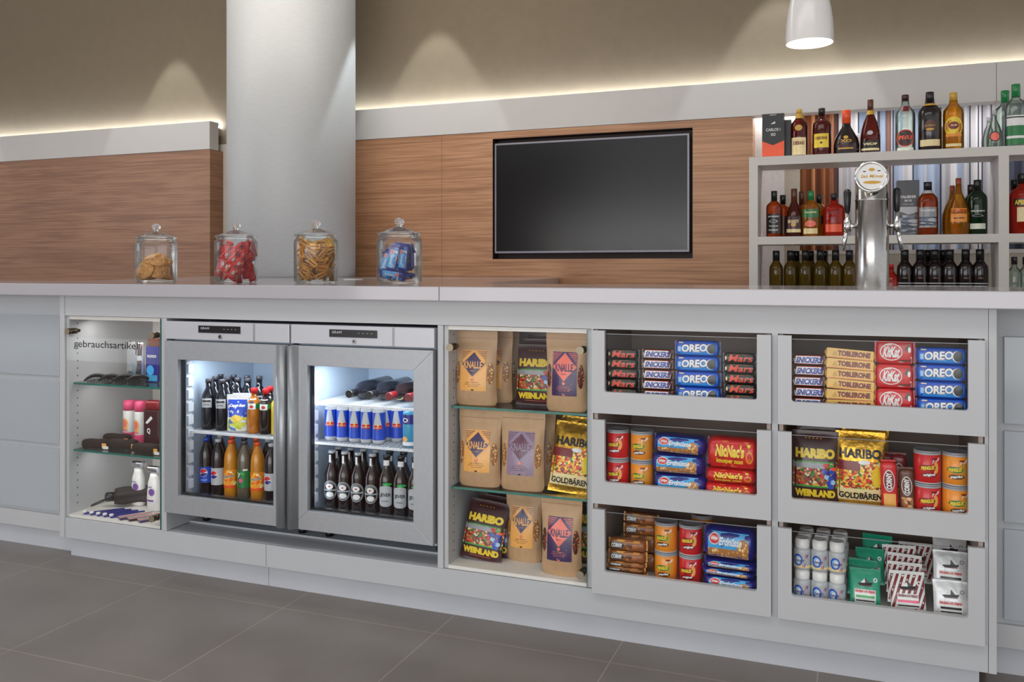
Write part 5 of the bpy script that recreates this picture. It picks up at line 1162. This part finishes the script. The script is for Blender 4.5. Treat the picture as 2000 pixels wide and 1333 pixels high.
bb_(1984, 'square', .108, .365, 'pale_glass', 'green2', (.40, .80, 1), lambda g, S, R, H: (g.rect(S, -R*1.0, R*1.0, .04*H, .34*H, 'kgreen', 0, 14, 3), g.rect(S, -R*1.0, R*1.0, .34*H, .50*H, 'white', 0, 14, 2), g.rect(S, -R*1.0, R*1.0, .14*H, .18*H, 'white', 1, 14, 1), g.rect(S, -R*1.0, R*1.0, .46*H, .48*H, 'black', 1, 14, 1)), 'clear gin bottle with green bands and green cap on top shelf', grp=gt)
bb_(1963, 'square', .105, .350, 'pale_glass', 'green2', (.40, .80, 1), None, 'clear bottle standing half hidden behind the green banded one', dy=.10, grp=gt)
for i, (px, w_) in enumerate(((1681, .10), (1842, .11))):
    t = thing('decorative_disc', 'white round dish leaning behind the top shelf bottles, %s of two' % LR[2][i], 'dish', (X(px, BY+.12), BY+.12, T1)); g = G(); g.lathe([(.001, 0), (w_*.72, 0), (w_*.75, .006), (w_*.7, .008), (.001, .006)], 'white', 32, (0, 0, w_*.75), axis='y'); g.obj('plate', t); t['group'] = 'white dishes on the top shelf'
# middle shelf
jd = dict(kind='square')
bb_(1512, 'square', .092, .290, 'amber_glass', 'black', (.38, .78, 1), lambda g, S, R, H: (g.rect(S, -R*.95, R*.95, .08*H, .50*H, 'black', 0, 12, 3), g.text(S, "JACK DANIEL'S", 0, .44*H, R*1.5, .04*H, 'white', 1, .04), g.disc(S, 0, .34*H, R*.55, .03*H, 'white', 1, ring=.8), g.text(S, 'Tennessee', 0, .24*H, R*1.2, .035*H, 'white', 1, .02), g.text(S, 'WHISKEY', 0, .15*H, R*1.3, .04*H, 'white', 1, .02)), 'square whiskey bottle with black label, leftmost on middle shelf', z=T2, grp=gm)
bb_(1529, 'square', .092, .270, 'amber_glass', 'black', (.38, .78, 1), art_lab('black', .08, .50, .95), 'square whiskey bottle behind the leftmost one on middle shelf', z=T2, dy=.09, grp=gm)
bb_(1551, 'cognac', .098, .300, 'darkred_glass', 'brown', (.36, .70, 1), art_lab('maroon', .10, .42, .9, 'BRANDY', 'cream', ('gold', .25, .3), ('cream', .09, .16)), 'dark red cognac bottle with tall foil neck on middle shelf', z=T2, grp=gm)
bb_(1566, 'cognac', .095, .290, 'amber_glass', 'brown', (.36, .70, 1), None, 'amber bottle half hidden behind the dark red cognac bottle', z=T2, dy=.10, grp=gm)
bb_(1584, 'square', .106, .282, 'gold_glass', 'green2', (.34, .80, 1), lambda g, S, R, H: (g.rect(S, -R*.95, R*.95, .42*H, .60*H, 'kgreen', 0, 12, 2), g.text(S, 'TULLAMORE', 0, .53*H, R*1.3, .04*H, 'cream', 1, .04), g.rect(S, -R*.8, R*.8, .06*H, .18*H, 'cream', 0), g.disc(S, 0, .28*H, R*.6, .07*H, 'salmon', 0)), 'golden whiskey bottle with green label on middle shelf', z=T2, grp=gm)
bb_(1600, 'square', .10, .265, 'gold_glass', 'black', (.34, .80, 1), art_lab('black', .3, .5), 'golden bottle half hidden behind the green labelled one', z=T2, dy=.10, grp=gm)
bb_(1629, 'square', .122, .262, 'red_glass', 'black', (.30, .84, 1), lambda g, S, R, H: (g.rect(S, -R*.8, R*.8, .10*H, .28*H, 'orange_red', 0, 12, 2), g.text(S, 'BULLEIT', 0, .55*H, R*1.2, .07*H, 'darkred', 0, .03), g.text(S, 'bourbon', 0, .42*H, R*1.0, .05*H, 'darkred', 0, .03)), 'broad orange red bourbon bottle on middle shelf', z=T2, grp=gm)
t = thing('whisky_box', 'dark grey whisky carton with mountain picture on middle shelf', 'box', (X(1773, BY+.08), BY+.10, T2))
g = G(); g.box(-.062, .062, -.045, .040, 0, .335, 'darkgrey'); g.obj('carton', t, bevel=.001)
g = G(); F = flat(-.0455, .0006); g.rect(F, -.061, .061, .02, .16, 'mountain', 0); g.rect(F, -.061, .061, .125, .175, 'silver', 1); g.poly(F, [(-.061, .125), (-.061, .15), (-.03, .142), (0, .128), (.03, .135), (.061, .150), (.061, .125)], 'darkgrey', 2); g.text(F, 'TALISKER', 0, .235, .09, .016, 'white', 1, .03); g.text(F, 'SKYE', 0, .212, .04, .012, 'white', 1); g.text(F, 'single malt', 0, .19, .06, .010, 'silver', 1); g.obj('printed_front', t)
bb_(1812, 'liquor', .106, .315, 'amber_glass', 'black', (.40, .84, 1), lambda g, S, R, H: (g.rect(S, -R*.95, R*.95, .14*H, .52*H, 'grey', 0, 12, 2), g.rect(S, -R*.95, R*.95, .18*H, .34*H, 'mountain', 1, 12, 2), g.text(S, 'TALISKER', 0, .46*H, R*1.5, .035*H, 'white', 2, .03)), 'amber whisky bottle with grey mountain label on middle shelf', z=T2, grp=gm, neck=(.78, .84, 'silver'))
bb_(1812, 'liquor', .08, .295, 'amber_glass', 'black', (.40, .84, 1), None, 'amber bottle half hidden behind the mountain labelled one', z=T2, dy=.10, grp=gm)
bb_(1872, 'cognac', .112, .332, 'gold_glass', 'orange_brown', (.26, .72, 1), lambda g, S, R, H: (g.rect(S, -R*.8, R*.8, .22*H, .46*H, 'orange', 0, 12, 2), g.text(S, 'GLENMORANGIE', 0, .38*H, R*1.3, .03*H, 'brown', 1, .02), g.rect(S, -R*.5, R*.5, .28*H, .30*H, 'brown', 1)), 'honey coloured whisky bottle with orange label on middle shelf', z=T2, grp=gm, sc=(1, 1))
bb_(1860, 'cognac', .108, .298, 'gold_glass', 'orange_brown', (.26, .72, 1), None, 'honey coloured bottle half hidden behind the orange labelled one', z=T2, dy=.10, grp=gm, sc=(1, 1))
bb_(1909, 'liquor', .098, .318, 'green_glass', 'black', (.40, .80, 1), lambda g, S, R, H: (g.rect(S, -R*.85, R*.85, .10*H, .20*H, 'pale_wrap2', 0), g.text(S, 'Glenfiddich', 0, .43*H, R*1.5, .03*H, 'pale_wrap2', 0, .03), g.disc(S, 0, .34*H, R*.6, .02*H, 'grey', 0, ring=.7)), 'dark green whisky bottle with pale strip label on middle shelf', z=T2, grp=gm)
bb_(1897, 'liquor', .096, .300, 'green_glass', 'black', (.40, .80, 1), None, 'dark green bottle half hidden behind the other green one', z=T2, dy=.10, grp=gm)
bb_(1997, 'square', .125, .345, 'red_glass', 'black', (.40, .84, 1), lambda g, S, R, H: (g.rect(S, -R*.8, R*.9, .46*H, .58*H, 'black', 0), g.text(S, 'APEROL', 0, .52*H, R*1.4, .08*H, 'yellow', 1, .05), g.rect(S, -R*.5, R*.9, .20*H, .44*H, 'cream', 0)), 'bright red aperitif bottle at the right picture edge', z=T2, grp=gm)
bb_(1982, 'square', .11, .320, 'red_glass', 'black', (.40, .84, 1), None, 'bright red bottle behind the one at the right edge', z=T2, dy=.09, grp=gm)
# bottom shelf: twelve wine bottles
def a_oliv(g, S, R, H): g.disc(S, .0, .27*H, R*.30, .035*H, 'leaf', 0); g.disc(S, .12*R, .235*H, R*.32, .03*H, 'white', 1, ring=.6, a0=-2.4, a1=.9); g.rect(S, -R*.3, R*.1, .17*H, .18*H, 'pale_wrap2', 0)
wo = Proto(bottle('wine_bottle', 'wine bottle', 'bord', .0420, .315, 'olive_glass', 'black', (.50, .80, 1.0), a_oliv, n=24))
wd = Proto(bottle('wine_bottle', 'wine bottle', 'bord', .0440, .315, 'dark_bottle', 'black', (.50, .80, 1.0), lambda g, S, R, H: (g.disc(S, 0, .47*H, R*.35, .018*H, 'brown', 0), g.rect(S, -R*1.3, R*1.3, .36*H, .38*H, 'silver', 0, 14, 1), g.rect(S, -R*1.3, R*1.3, .20*H, .33*H, 'silver', 0, 14, 1)), n=24))
T3b = 1.0205
for i, px in enumerate((1516, 1544, 1573, 1602, 1632, 1659)): wo.put((X(px, BY), BY, T3b), 'olive green wine bottle, %s of six on the bottom shelf' % LR[6][i], 'olive wine bottles on the bottom shelf')
for i, px in enumerate((1555, 1583, 1610)): wo.put((X(px, BY+.1), BY+.1, T3b), 'olive green wine bottle behind the front row, %s of three' % LR[3][i], 'olive wine bottles on the bottom shelf')
for i, px in enumerate((1767, 1797, 1826, 1855, 1886, 1914)): wd.put((X(px, BY), BY, T3b), 'dark red wine bottle, %s of six on the bottom shelf' % LR[6][i], 'dark wine bottles on the bottom shelf')
for i, px in enumerate((1820, 1850)): wd.put((X(px-8, BY+.1), BY+.1, T3b), 'dark wine bottle behind the front row, %s of two' % LR[2][i], 'dark wine bottles on the bottom shelf')
for i, px in enumerate((1981, 2003)): bb_(px, 'square', .075, .27, 'pale_glass', 'black', (.40, .84, 1), None, 'clear bottle with black cap at bottom right, %s of two' % LR[2][i], z=T3b, grp='clear bottles on the bottom shelf')
bb_(1741, 'jug', .08, .23, 'red_glass', 'red', (.3, .9, 1), None, 'red bottle peeking out behind the beer tower', z=T3b, grp=gm)
